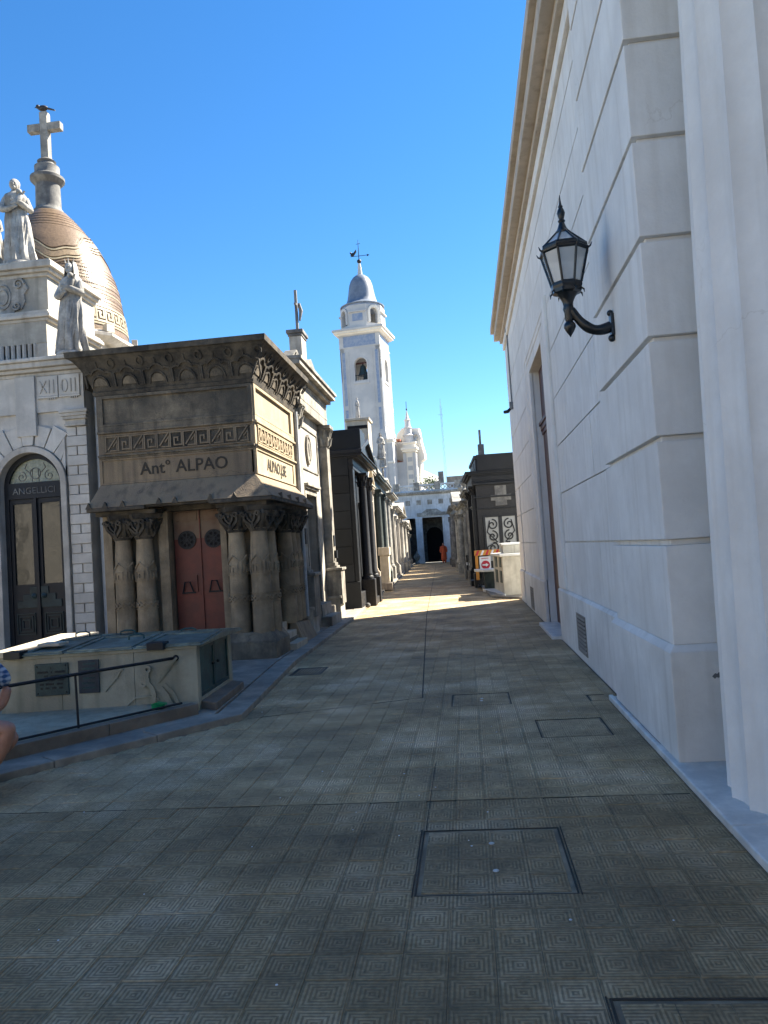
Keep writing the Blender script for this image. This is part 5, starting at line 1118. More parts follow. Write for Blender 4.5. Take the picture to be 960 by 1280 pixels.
for k in range(4): part('side_scroll', MB().ribbon(spiral(-.55-.1*k,5.62-.03*k,.20-.03*k,.03,0,1.2), .06, lambda u, v, d: Vector((u,.02-d,v)), -.2, .04), M['ornate'], t)
cp = thing('cross_pedestal', 'stone block pedestal with a slim cross on the roof of the grey marble mausoleum', 'cross', (-3.34,16.2,5.45))
part('pedestal', MB().box(-3.49,-3.22,15.95,16.45,5.452,6.27), M['gmarble'], cp, bev=.01)
part('pedestal_cap', MB().box(-3.51,-3.20,15.93,16.47,6.272,6.33).box(-3.54,-3.17,15.90,16.50,6.332,6.41), M['greystone'], cp, bev=.01)
part('gabled_front', MB().prism([(15.3,5.45),(17.2,5.45),(16.2,5.80)], 'x', -3.20, -3.08), M['ornate'], cp, bev=.01)
q = MB(); q.box(-3.37,-3.31,16.17,16.23,6.411,7.36); q.box(-3.365,-3.315,16.08,16.17,7.0,7.05); q.box(-3.365,-3.315,16.23,16.32,7.0,7.05)
part('cross', q, M['greystone'], cp, bev=.008)
part('draped_figure', MB().tube([(-3.29,16.27,7.08),(-3.25,16.26,6.9),(-3.28,16.22,6.68)], [.03,.045,.02], 8), M['ornate'], cp)

# M3 black granite
t, _ = mausoleum('polished black granite mausoleum with engaged columns and steep gable, third on the left side', (-2.98,21.75,0), R90+.02, 3.8, 4.15, 3.6, 'granite', 'polgran', 'iron', ph=.75, pil=(-.55,.95), pr=.13, style='column', eh=.42, dw=.8, dh=2.3, dz=.4, top='gable', top_h=.55, proj=.30, doorx=.2, caph=.42, base_out=.12)
g_ = MB()
for r in range(8):
    z0 = .75+r*.47; n = 2 if r % 2 else 3
    for k in range(n):
        a, b_ = .02+k*3.5/n/1.0, .02+(k+1)*3.5/n-.012
        part('granite_block', MB().box(-1.935,-1.905,a,b_,z0,z0+.458), M['granite'], t, bev=.004)
part('side_plinth', MB().box(-1.97,-1.905,-.12,3.5,0,.74), M['granite'], t, bev=.008)
part('parapet', MB().box(-1.95,-.85,-.36,3.5,4.151,4.78), M['granite'], t, bev=.008)
part('corner_pier', MB().box(-1.93,-1.55,-.10,-.001,.75,3.73), M['granite'], t, bev=.008)
part('stone_ball', MB().ball((-1.45,-.22,.08), .07, 12), M['greystone'], t, smooth=60)
pp = thing('cream_parapet', 'cream stone parapet block with a dark slot, above the black granite mausoleum', 'parapet', (-3.3,24.3,4.6))
part('block', MB().box(-3.55,-2.85,24.0,24.8,4.5,5.72).box(-3.60,-2.80,23.95,24.85,5.723,5.80), M['cream'], pp, bev=.01); part('slot', MB().box(-3.52,-2.88,23.985,24.0,5.45,5.56), M['void'], pp)
robed('roof_statue', 'tiny dark figure standing on the cream parapet in front of the bell tower', -3.2, 24.3, 5.86, .65, .2, veil=False, holds='none').scale = (.6,.6,1.0)

# the rest of the left row
LX = lambda y: -2.95-.041*(y-20)
def left(label, ya, yb, h, *a, **k):
    yc = (ya+yb)/2; return mausoleum(label, (LX(yc)-k.pop('back', .25), yc, 0), R90+.041, yb-ya-.04, h, k.pop('depth', 3.2), *a, **k)
left('narrow cream mausoleum with a small triangular pediment, beside the black granite one', 23.85, 26.4, 3.75, 'cream', 'cream', 'iron', ph=.6, pil=(-1.0,1.0), pr=.12, eh=.5, dw=.75, dh=2.1, dz=.4, top='gable', top_h=.75, proj=.22, back=.12)
t, _ = left('taupe mausoleum with a steep pyramid roof of scale tiles', 26.45, 29.6, 4.55, 'taupe', 'taupe', 'darkgreen', ph=.7, pil=(-1.3,1.3), pr=.14, eh=.55, dw=.9, dh=2.4, dz=.4, top='pyramid', top_h=1.35, proj=.22, back=.30)
pl_ = thing('stone_pedestal', 'square cream stone pedestal standing against the taupe mausoleum', 'pedestal', (-3.0,28.3,0))
part('shaft', MB().box(-3.22,-2.90,28.05,28.55,.05,1.32), M['cream'], pl_, bev=.01); part('cap', MB().box(-3.27,-2.85,28.0,28.6,1.322,1.62), M['cream'], pl_, bev=.015); part('foot', MB().box(-3.3,-2.80,27.95,28.65,.05,.30), M['taupe'], pl_, bev=.015)
left('dark bronze green mausoleum with tall door and ornate crest', 29.8, 33.2, 4.55, 'ornate', 'darkgreen', 'darkgreen', ph=.6, pil=(-1.4,1.4), pr=.16, style='column', eh=.6, dw=1.0, dh=2.5, dz=.4, top='arch', top_h=.8, proj=.3)
left('stained grey mausoleum with urns along its cornice', 33.3, 37.5, 4.6, 'ornate', 'ornate', 'iron', ph=.7, pil=(-1.8,-1.2,1.2,1.8), pr=.14, style='column', eh=.65, dw=1.0, dh=2.4, dz=.4, top='attic', top_h=.7, proj=.34, finial=('urn', urn(urn(urn(MB(),-1.8,.1,4.65,.9),1.8,.1,4.65,.9),0,.3,5.3,1.0), 'ornate'))
left('pale ornate mausoleum with arched pediment and cross', 37.6, 42.5, 4.35, 'ornate', 'gmarble', 'iron', ph=.7, pil=(-2.1,2.1), pr=.18, eh=.6, dw=1.1, dh=2.4, dz=.4, top='arch', top_h=.9, proj=.36, finial=('cross', crossmb(0,.1,5.2,.8), 'ornate'))
left('white marble mausoleum with plain pilasters and attic block', 42.6, 48.0, 3.95, 'whitestone', 'whitetrim', 'iron', ph=.6, pil=(-2.3,2.3), pr=.2, eh=.55, dw=1.1, dh=2.3, dz=.4, top='attic', top_h=.6, proj=.32, detail=0)
left('grey gabled mausoleum with columns, second from the end of the left row', 48.1, 54.2, 3.75, 'gmarble', 'gmarble', 'iron', ph=.6, pil=(-2.6,2.6), pr=.2, style='column', eh=.55, dw=1.1, dh=2.3, dz=.4, top='gable', top_h=.8, proj=.36, detail=0)
left('brown stone mausoleum at the far end of the left row', 54.3, 60.5, 3.45, 'taupe', 'ornate', 'iron', ph=.6, pil=(-2.7,2.7), pr=.2, eh=.55, dw=1.1, dh=2.2, dz=.3, top='attic', top_h=.5, proj=.3, detail=0)
left('low grey mausoleum touching the white building across the lane end, left', 60.6, 67.6, 3.2, 'ornate', 'gmarble', 'iron', ph=.5, pil=(-3.0,3.0), pr=.2, eh=.5, dw=1.1, dh=2.1, dz=.3, top='gable', top_h=.6, proj=.25, detail=0)

robed('roof_statue', 'small weathered statue on top of the dark bronze green mausoleum', -3.25, 31.3, 5.35, 1.0, .6, veil=True, holds='none')
robed('roof_statue', 'small weathered statue above the stained grey mausoleum with urns', -3.5, 34.2, 5.3, .9, .3, veil=False, holds='child')
# right row (beyond the white building)
RX = lambda y: .28-.042*(y-27)
def right(label, ya, yb, h, *a, **k):
    yc = (ya+yb)/2; return mausoleum(label, (RX(yc)+k.pop('back', .3), yc, 0), -R90+.042, yb-ya-.04, h, k.pop('depth', 3.2), *a, **k)
t, _ = right('black granite mausoleum with white scrollwork side window, behind the marble tombs', 26.6, 30.2, 4.05, 'polgran', 'granite', 'iron', ph=.5, pil=(-1.5,1.5), pr=.14, eh=.5, dw=1.0, dh=2.3, dz=.4, top='attic', top_h=.55, proj=.22, back=.16, depth=4.0)
# its wall that faces the viewer : local x = +w/2 side
xw = 1.79
part('side_cornice', MB().box(xw,xw+.05,-.1,3.9,3.10,3.16).box(xw,xw+.03,-.1,3.9,2.70,2.73).box(xw,xw+.10,-.1,3.9,3.56,3.62), M['granite'], t, bev=.006)
part('side_parapet', MB().box(xw-.3,xw+.02,.1,3.9,4.052,4.62), M['granite'], t, bev=.006)
q = MB()
for (a, b_, c, d_) in ((.65,1.05,3.18,3.50),(.50,1.20,2.98,3.18),(.65,1.05,2.80,2.98)): q.box(xw+.001,xw+.03,a,b_,c,d_)
part('stepped_cross', q, M['greystone'], t, bev=.004)
xs_ = .30
part('side_window', MB().box(xw+.002,xw+.006,.52-xs_,1.62-xs_,.9,2.45), M['frost'], t)
q = MB(); mp = lambda u, v, d: Vector((xw+.008+d, u-xs_, v))
for s_ in (-1, 1):
    c_ = 1.07+s_*.27
    for v in (2.15,1.75,1.35): q.ribbon(spiral(c_+s_*.02,v,.19,.03,pi/2 if s_>0 else pi/2,s_*1.35,22),.045,mp,0,.03)
    q.ribbon([(c_+s_*.25,.95),(c_+s_*.22,1.4),(c_-s_*.12,1.55),(c_+s_*.2,1.9),(c_+s_*.1,2.3)],.035,mp,0,.03)
q.ribbon([(1.07,.9),(1.07,2.45)],.13,mp,0,.035); q.ribbon([(.52,.9),(.52,2.45),(1.62,2.45),(1.62,.9)],.07,mp,0,.035)
part('scroll_grille', q, M['iron'], t)
part('chimney', MB().box(-.1,.12,.3,.52,4.6,5.2).box(-.04,.04,.36,.44,5.2,5.75), M['greystone'], t)
right('grey mausoleum with carved crest, just beyond the black granite one on the right', 30.4, 34.2, 3.7, 'ornate', 'ornate', 'iron', ph=.5, pil=(-1.5,1.5), pr=.15, style='column', eh=.55, dw=1.0, dh=2.2, dz=.4, top='arch', top_h=.7, proj=.3)
right('dark mausoleum with bronze door, middle of the right row', 34.3, 39.0, 3.5, 'granite', 'ornate', 'darkgreen', ph=.5, pil=(-2,2), pr=.16, eh=.55, dw=1.1, dh=2.2, dz=.4, top='attic', top_h=.5, proj=.3)
right('pale mausoleum with urns after the gap in the right row', 40.4, 45.2, 3.7, 'gmarble', 'ornate', 'iron', ph=.5, pil=(-2,2), pr=.18, style='column', eh=.55, dw=1.1, dh=2.2, dz=.4, top='attic', top_h=.7, proj=.34, finial=('urn', urn(urn(MB(),-2.0,.1,4.4,1),2.0,.1,4.4,1), 'ornate'), detail=0)
right('taupe gabled mausoleum toward the end of the right row', 46.9, 52.0, 4.1, 'taupe', 'ornate', 'iron', ph=.5, pil=(-2.2,2.2), pr=.18, eh=.55, dw=1.1, dh=2.2, dz=.4, top='gable', top_h=.8, proj=.3, detail=0)
right('dark grey mausoleum, second from the end of the right row', 53.2, 59.6, 4.3, 'ornate', 'greystone', 'iron', ph=.5, pil=(-2.6,2.6), pr=.2, style='column', eh=.6, dw=1.1, dh=2.3, dz=.4, top='arch', top_h=.8, proj=.35, detail=0)
right('grey stone mausoleum at the far end of the right row', 60.8, 67.6, 4.4, 'gmarble', 'ornate', 'iron', ph=.5, pil=(-2.9,2.9), pr=.2, eh=.6, dw=1.1, dh=2.3, dz=.4, top='attic', top_h=.6, proj=.3, detail=0)

# ---- pale tombs, sign and barrier by the end of the white building
t = thing('pale_marble_tomb', 'pale marble tomb with a second block on top, at the white building far end', 'tomb', (1.2,22.5,0))
part('body', MB().hexa([(.96,21.45,.05),(2.6,21.35,.05),(2.6,24.2,.05),(.80,24.2,.05)],[(.96,21.45,1.13),(2.6,21.35,1.13),(2.6,24.2,1.13),(.80,24.2,1.13)]), M['paleshell'], t, bev=.008)
part('top_slab', MB().prism([(.90,21.38),(2.66,21.28),(2.66,24.28),(.73,24.28)],'z',1.132,1.20), M['white'], t, bev=.008)
part('upper_block', MB().box(1.02,1.33,21.8,23.4,1.202,1.44).box(1.335,1.8,21.8,23.4,1.202,1.44), M['paleshell'], t, bev=.008)
part('upper_slab', MB().box(.97,1.9,21.75,23.45,1.442,1.50), M['white'], t, bev=.008)
sx = lambda y: .96-.16*(y-21.45)/2.75
for (ya, yb, z0, z1) in ((21.75,22.2,.82,1.10),(21.75,22.2,.38,.72),(22.9,23.5,.80,1.10),(22.9,23.5,.34,.72)):
    part('plaque', MB().hexa([(sx(ya)-.02,ya,z0),(sx(ya)+.01,ya,z0),(sx(yb)+.01,yb,z0),(sx(yb)-.02,yb,z0)],[(sx(ya)-.02,ya,z1),(sx(ya)+.01,ya,z1),(sx(yb)+.01,yb,z1),(sx(yb)-.02,yb,z1)]), M['bronze'], t)
part('base_slab', MB().prism([(.96,21.2),(1.0,21.5),(.80,24.25),(.42,24.4)],'z',.0,.09), M['white'], t, bev=.008)
t = thing('small_dark_tomb', 'low dark tomb with an overhanging white marble slab, beside the barrier', 'tomb', (.6,24.8,0))
part('body', MB().box(.50,.80,24.45,25.2,.05,.62), M['darkgreen'], t, bev=.01); part('top_slab', MB().prism([(.46,24.3),(.84,24.3),(.84,25.5),(.20,25.5),(.20,25.0)],'z',.622,.69), M['white'], t, bev=.008)
t = thing('barrier', 'orange and white striped barrier carrying a no entry arrow sign', 'barrier', (.6,26,0))
part('leg', MB().box(.26,.36,25.97,26.03,.30,1.12), M['barrier'], t, bev=.008); part('leg', MB().box(.98,1.08,25.97,26.03,.30,1.12), M['barrier'], t, bev=.008)
part('foot', MB().box(.30,.40,25.7,26.35,.05,.13).box(.32,.37,25.97,26.03,.13,.30), M['iron'], t); part('foot', MB().box(.96,1.06,25.7,26.35,.05,.13).box(.99,1.04,25.97,26.03,.13,.30), M['iron'], t)
part('top_board', MB().box(.24,1.10,25.95,26.0,1.12,1.30), M['barrier'], t, bev=.006)
for k in range(5): part('stripe', MB().prism([(.28+k*.165,1.13),(.35+k*.165,1.13),(.42+k*.165,1.29),(.35+k*.165,1.29)],'y',25.945,25.951), M['signwhite'] if k % 2 else M['signred'], t)
sg = part('sign_board', MB().box(.40,.78,25.93,25.945,.60,1.08), M['signwhite'], t)
part('red_disc', MB().lathe([(.145,0),(.145,.004)],(0,0,0),24).tf(Matrix.Translation((.60,25.926,.80)) @ Matrix.Rotation(-pi/2,4,'X')), M['signred'], sg)
part('arrow', MB().prism([(.49,.775),(.61,.775),(.61,.735),(.70,.80),(.61,.865),(.61,.825),(.49,.825)],'y',25.918,25.925), M['signwhite'], sg)
part('text_line', MB().box(.47,.71,25.924,25.9295,1.01,1.03), M['signred'], sg)
for i, (x, y) in enumerate(((-.02,33.5),(.1,32.6))):
    t = thing('short_bollard', ('thin dark post on the right kerb, the farther of two, with a pale ring' , 'thin dark post on the right kerb, the nearer of two, with a pale ring')[i], 'post', (x,y,0), group='thin posts on the right kerb')
    part('post', MB().lathe([(.035,.05),(.035,.98),(.05,1.0),(.03,1.06)],(x,y,0),10), M['iron'], t); part('ring', MB().lathe([(.042,.62),(.042,.74)],(x,y,0),10), M['signwhite'], t)

# ================================================================== END OF THE LANE
E_ = thing('whitewashed_gatehouse', 'peeling whitewashed building with dark doorways and a balustrade closing the far end of the lane', 'building', (-3,70.6,0))
Y0 = 70.3
part('wall', MB().box(-12,-5.28,Y0,Y0+.5,0,6.35).box(-4.52,-3.90,Y0,Y0+.5,0,6.35).box(-2.04,-1.15,Y0,Y0+.5,0,6.35).box(-.35,6,Y0,Y0+.5,0,6.35).box(-5.28,-4.52,Y0,Y0+.5,4.22,6.35).box(-3.90,-2.04,Y0,Y0+.5,4.22,6.35).box(-1.15,-.35,Y0,Y0+.5,4.22,6.35), M['whitewash'], E_)
part('interior', MB().box(-12,6,Y0+3.5,Y0+3.6,0,6.2).box(-12,6,Y0+.5,Y0+3.5,6.2,6.3).box(-12,-11.9,Y0+.5,Y0+3.5,0,6.2).box(5.9,6,Y0+.5,Y0+3.5,0,6.2), M['greystone'], E_)
part('inner_gate', MB().prism([(-3.75,0),(-3.75,2.6)]+arc(-2.97,2.6,.78,pi,0,12)[1:-1]+[(-2.19,2.6),(-2.19,0)],'y',Y0+3.40,Y0+3.48), M['void'], E_)
for a, b_ in ((-4.50,-3.92),(-2.02,-1.2)): part('pier', MB().box(a,b_,Y0-.12,Y0-.001,0,4.1).box(a-.05,b_+.05,Y0-.17,Y0-.001,0,.5).box(a-.04,b_+.04,Y0-.16,Y0-.001,4.1,4.3), M['whitewash'], E_, bev=.02)
part('lintel_plaque', MB().box(-4.35,-1.6,Y0-.14,Y0-.001,4.36,4.66).prism([(-3.9,4.66),(-2.05,4.66),(-2.5,4.98),(-3.45,4.98)],'y',Y0-.10,Y0-.001), M['ornate'], E_)
for k in range(12): 
    x = -9.2+k*1.02; part('frieze_square', MB().box(x-.22,x+.22,Y0-.03,Y0-.001,5.42,5.86), M['ornate'], E_)
part('cornice', MB().box(-12,6,Y0-.15,Y0+.5,6.36,6.46).box(-12,6,Y0-.32,Y0+.5,6.462,6.62), M['ornate'], E_)
part('balustrade', MB().box(-12,6,Y0+.0,Y0+.3,6.622,6.78).box(-12,6,Y0-.04,Y0+.34,7.18,7.32), M['whitewash'], E_)
for k in range(9):
    x = -9.9+k*1.9; part('balustrade_pier', MB().box(x-.28,x+.28,Y0-.08,Y0+.36,6.78,7.5), M['ornate'], E_)
    for j in range(3):
        xx = x+.52+j*.43; part('ring_baluster', MB().ribbon(arc(xx,6.98,.165,0,2*pi,14),.075,lambda u, v, d: Vector((u,Y0+.1-d,v)),-.08,.04), M['whitewash'], E_)
part('roof_block', MB().box(-1.4,2.5,Y0+1,Y0+4,6.6,7.95), M['taupe'], E_); part('chimney', MB().box(-2.15,-1.65,Y0+.6,Y0+1.1,7.3,8.45), M['greystone'], E_)
gp = solo('stone_urn', urn(MB(), -4.55, Y0-.6, .0, 1.4), M['ornate'], 'stone urn standing by the pier left of the far doorway', 'urn')
# potted palm tuft behind the balustrade
tr = thing('rooftop_tree', 'small green tree crown peeking above the far balustrade', 'tree', (-3.3,78,0))
part('trunk', MB().tube([(-3.3,78,0),(-3.25,78,4),(-3.3,78,7.2)], [.22,.16,.08], 8), M['taupe'], tr)
lf = MB()
for k in range(500):
    v = Vector((random.gauss(0,.5),random.gauss(0,.5),random.gauss(0,.35))); c_ = Vector((-3.3,78,8.0))+v; d_ = Vector((random.uniform(-1,1),random.uniform(-1,1),random.uniform(-1,1))).normalized()*.12; e_ = d_.orthogonal().normalized()*.06
    lf.add([c_-d_, c_+e_, c_+d_, c_-e_], [(0,1,2,3)])
part('crown', lf, M['leaf'], tr, fix=False)
for k in range(5):
    a = k*1.3; part('branch', MB().tube([(-3.3,78,6.6),(-3.3+.3*cos(a),78+.3*sin(a),7.3),(-3.3+.6*cos(a),78+.6*sin(a),8)], [.06,.04,.015], 5), M['taupe'], tr)
an = thing('radio_mast', 'thin lattice radio mast rising right of the church in the distance', 'mast', (-1.7,85,0))
for dx, dy in ((-.12,0),(.12,0),(0,.2)): part('leg', MB().tube([(-1.7+dx,85+dy,6),(-1.78+dx*.6,85+dy*.6,17.3)], .013, 5), M['pipe'], an)
q = MB()
for k in range(26): z = 6+k*.42; s_ = 1 if k % 2 else -1; q.tube([(-1.7-.1*s_,85,z),(-1.7+.1*s_,85,z+.42)], .007, 4)
part('lacing', q, M['pipe'], an); part('cross_arm', MB().tube([(-2.1,85,16.2),(-1.6,85,16.15)], .018, 5).tube([(-1.78,85,17.3),(-1.78,85,18.0)],.02,5), M['pipe'], an)

# ---- bell tower
TW = thing('bell_tower', 'tall white square bell tower with blue tile panels, arched belfry and grey bell shaped roof', 'tower', (-10.15,87.3,0), radians(-8), world=False)
s_ = 4.72/2
bz0, bz1, bw = 20.9, 22.75, .74
def belfry_face(rot):
    m = MB(); top = 24.7
    ap = [(bw*cos(pi*i/12), bz1+bw*sin(pi*i/12)) for i in range(13)]
    m.prism([(-s_,bz0),(-s_,top),(s_,top),(s_,bz0),(bw,bz0),(bw,bz1)]+ap[1:-1]+[(-bw,bz1),(-bw,bz0)], 'y', -s_, -s_+.5)
    return m.tf(Matrix.Rotation(rot,4,'Z'))
part('shaft', MB().box(-s_,s_,-s_,s_,8,bz0-.002), M['church'], TW)
for k in range(4):
    R_ = k*pi/2; part('belfry_wall', belfry_face(R_), M['church'], TW)
    T_ = Matrix.Rotation(R_,4,'Z')
    for x in (-s_+.42, s_-.42):
        part('tile_panel', MB().box(x-.17,x+.17,-s_-.035,-s_-.001,9.5,17.6).box(x-.17,x+.17,-s_-.035,-s_-.001,18.1,24.2).tf(T_), M['azulejo'], TW)
        part('panel_border', MB().box(x-.26,x-.17,-s_-.06,-s_-.001,9.4,24.3).box(x+.17,x+.26,-s_-.06,-s_-.001,9.4,24.3).box(x-.17,x+.17,-s_-.06,-s_-.001,17.6,18.1).tf(T_), M['church'], TW)
    part('recess_border', MB().box(-1.45,-1.32,-s_-.05,-s_-.001,15.8,24.3).box(1.32,1.45,-s_-.05,-s_-.001,15.8,24.3).box(-.95,.95,-s_-.10,-s_-.001,20.5,20.75).box(-1.4,1.4,-s_-.06,-s_-.001,15.5,15.65).tf(T_), M['church'], TW)
    part('opening_surround', MB().ribbon([(-bw-.08,20.75),(-bw-.08,bz1)]+[((bw+.08)*cos(pi*i/12), bz1+(bw+.08)*sin(pi*i/12)) for i in range(11,0,-1)]+[(bw+.08,bz1),(bw+.08,20.75)],.16,lambda u, v, d: Vector((u,-s_-d,v)),-.02,.07).tf(T_), M['church'], TW)
part('belfry_floor', MB().box(-s_+.5,s_-.5,-s_+.5,s_-.5,20.2,20.92), M['church'], TW)
bl = part('bell', MB().lathe([(.60,21.6),(.55,21.72),(.42,22.1),(.36,22.5),(.30,22.7),(.12,22.8),(.05,22.95)],(0,-1.4,0),20), M['bronze'], TW, smooth=50)
part('bell', MB().lathe([(.36,20.98),(.33,21.05),(.25,21.3),(.22,21.55),(.07,21.7)],(.35,-1.7,0),16), M['bronze'], TW, smooth=50)
part('bell_frame', MB().box(-1.6,1.6,-1.5,-1.3,22.95,23.15), M['brownwood'], TW)
q = MB(); q.box(-bw,bw,-s_+.1,-s_+.14,21.5,21.56)
for k in range(7): q.box(-bw+.1+k*.21,-bw+.14+k*.21,-s_+.1,-s_+.14,20.92,21.5)
part('belfry_railing', q, M['iron'], TW)
for (d_, z0, z1, m_) in ((.05,24.7,24.85,'church'),(-.02,24.85,26.1,'azulejo'),(.08,26.1,26.22,'church'),(.3,26.22,26.38,'churchsunlit'),(.5,26.38,26.62,'churchsunlit'),(.65,26.62,26.85,'church')):
    part('cornice_moulding', MB().box(-s_-d_,s_+d_,-s_-d_,s_+d_,z0+.001,z1), M[m_], TW)
part('frieze_corner', MB().box(-s_-.03,-s_+.45,-s_-.03,-s_+.3,24.86,26.09).box(s_-.45,s_+.03,-s_-.03,-s_+.3,24.86,26.09), M['church'], TW)
# lantern : eight sides, openings on the diagonal of the main faces
ro = 2.42
part('lantern_base', MB().lathe([(2.62,26.86),(2.62,27.45)],(0,0,0),8,pi/8,2*pi+pi/8), M['church'], TW)
for k in range(8):
    a = k*pi/4
    T_ = Matrix.Rotation(a,4,'Z'); hw = ro*math.tan(pi/8)
    if k % 2 == 1: # arched opening
        ap = [(.46*cos(pi*i/10), 28.75+.46*sin(pi*i/10)) for i in range(11)]
        m = MB().prism([(-hw,27.451),(-hw,29.62),(hw,29.62),(hw,27.451),(.46,27.451),(.46,28.75)]+ap[1:-1]+[(-.46,28.75),(-.46,27.451)],'y',-ro,-ro+.4).tf(T_)
        part('lantern_arch', m, M['church'], TW)
        part('arch_hood', MB().ribbon([(-.62,27.5),(-.62,28.75)]+[(.62*cos(pi*i/10), 28.75+.62*sin(pi*i/10)) for i in range(9,0,-1)]+[(.62,28.75),(.62,27.5)],.26,lambda u, v, d: Vector((u,-ro-d,v)),-.05,.18).tf(T_), M['churchsunlit'] if k == 1 else M['church'], TW)  # sun-facing hood takes the brightened plaster
    else:
        part('lantern_wall', MB().box(-hw,hw,-ro,-ro+.4,27.451,29.62).tf(T_), M['church'], TW)
        part('tile_panel', MB().box(-.62,.62,-ro-.03,-ro-.001,27.75,28.6).tf(T_), M['azulejo'], TW)
        part('ledge', MB().box(-hw-.03,hw+.03,-ro-.22,-ro-.001,28.75,28.9).tf(T_), M['church'], TW)
part('lantern_core', MB().lathe([(1.0,27.4),(1.0,29.62)],(0,0,0),8), M['church'], TW)
part('roof_drum', MB().lathe([(2.45,29.62),(2.45,29.75),(2.38,29.95)],(0,0,0),24), M['azulejo'], TW, smooth=40)
part('bell_roof', MB().lathe([(2.60,29.82),(2.62,29.92),(2.40,30.05),(2.05,30.22),(1.83,30.42),(1.68,30.85),(1.56,31.4),(1.47,32.0),(1.36,32.6),(1.17,33.1),(.88,33.5),(.52,33.78),(.22,33.92)],(0,0,0),32), M['slate'], TW, smooth=60)
fn = part('finial', MB().lathe([(.28,33.9),(.26,34.3),(.20,34.5),(.24,34.7),(.15,35.1),(.12,35.25)],(0,0,0),16), M['church'], TW, smooth=50)
wv = part('weathervane', MB().ball((0,0,35.5),.26,12).tube([(0,0,35.6),(0,0,38.1)],[.06,.02],6).tube([(-1.0,0,36.2),(1.1,0,36.1)],.035,5), M['iron'], TW)
part('rooster', MB().ball((-.75,0,36.42),.22,10,(1.2,.5,1)).ball((-.98,0,36.65),.11,8).tube([(-.6,0,36.45),(-.35,0,36.75),(-.3,0,36.95)],[.14,.12,.03],6), M['iron'], TW)
part('arrow', MB().prism([(1.0,35.95),(1.3,36.1),(1.0,36.25)],'y',-.02,.02), M['iron'], TW)
q = MB().tube([(0,0,37.2),(0,0,37.9)],.03,5).tube([(-.25,0,37.6),(.25,0,37.6)],.03,5)
part('cross', q, M['iron'], TW)
for x in (-s_+.25, s_-.25):
    for y in (-s_+.25, s_-.25): part('shaft_foot', MB().box(x-.42,x+.42,y-.42,y+.42,13.9,14.5).box(x-.36,x+.36,y-.36,y+.36,14.5,15.3,.1), M['church'], TW)
# ---- church body with curved gable
CH = thing('white_church', 'white church with scrolled gable and corner pinnacle standing right of the bell tower', 'church', (-6.5,88,0), radians(-8), world=False)
part('nave', MB().box(-8.5,.3,-1.2,22,0,11.4), M['church'], CH)
part('tower_block', MB().box(-6.0,-.55,-3.3,-1.2,0,13.75), M['church'], CH)
for z, d_ in ((13.4,.12),(13.65,.22)): part('cornice', MB().box(-6.0,-.55+d_,-3.3-d_,-1.2,z+.003,z+.24), M['churchsunlit'], CH)
part('corner_pilaster', MB().box(-1.35,-.45,-3.4,-3.301,8,13.4).box(-.549,-.45,-3.3,-2.6,8,13.4), M['church'], CH)
part('string_course', MB().box(-6.0,-.35,-3.5,-3.302,11.2,11.4), M['churchsunlit'], CH)
fac = MB().prism([(-1.2,0),(-1.2,13.0),(-.6,14.9),(.0,15.5),(1.95,15.3),(2.15,13.6),(2.45,12.2),(2.45,11.7),(2.0,11.4),(1.75,8.5),(1.75,0)],'y',0,1.2)
part('facade', fac, M['churchsunlit'], CH)
part('facade_front', MB().box(.3,1.55,-1.0,0,0,12.5).box(.1,1.75,-1.3,0,12.5,12.75).box(.0,1.9,-1.5,0,12.75,13.0).box(.2,1.65,-1.15,0,13.0,13.5).box(.05,1.75,-1.35,0,13.5,13.65), M['churchsunlit'], CH)
part('facade_pilaster', MB().box(.15,.5,-1.15,-1.0,6,12.4).box(1.3,1.65,-1.15,-1.0,6,12.4).box(1.551,1.7,-.9,-.3,6,12.3), M['church'], CH)
part('pinnacle', MB().lathe([(.62,13.5),(.62,14.4),(.72,14.5),(.5,14.7),(.42,15.3),(.5,15.4),(.34,15.6),(.30,16.2),(.40,16.3),(.22,16.5),(.10,17.1),(.05,17.4)],(.75,-.3,0),12), M['church'], CH, smooth=35)
part('spike', MB().tube([(.75,-.3,17.3),(.75,-.3,18.5)],.035,5).ball((.75,-.3,17.6),.10,8), M['iron'], CH)
part('scroll', MB().ribbon(spiral(1.5,14.2,.65,.1,-.4,1.1),.22,lambda u, v, d: Vector((u,-.05-d,v)),-.2,.2), M['church'], CH)
part('roof', MB().prism([(-8.6,11.4),(.3,11.4),(-4.2,13.2)],'y',-.9,22), M['terracotta'], CH)
part('red_ledge', MB().box(-.45,.1,-2.0,-1.0,13.76,13.98), M['terracotta'], CH)
q = MB()
for k in range(5): q.box(.65,1.2,-1.03,-1.001,7.4+k*1.0,7.9+k*1.0)
part('relief_panel', q, M['church'], CH)

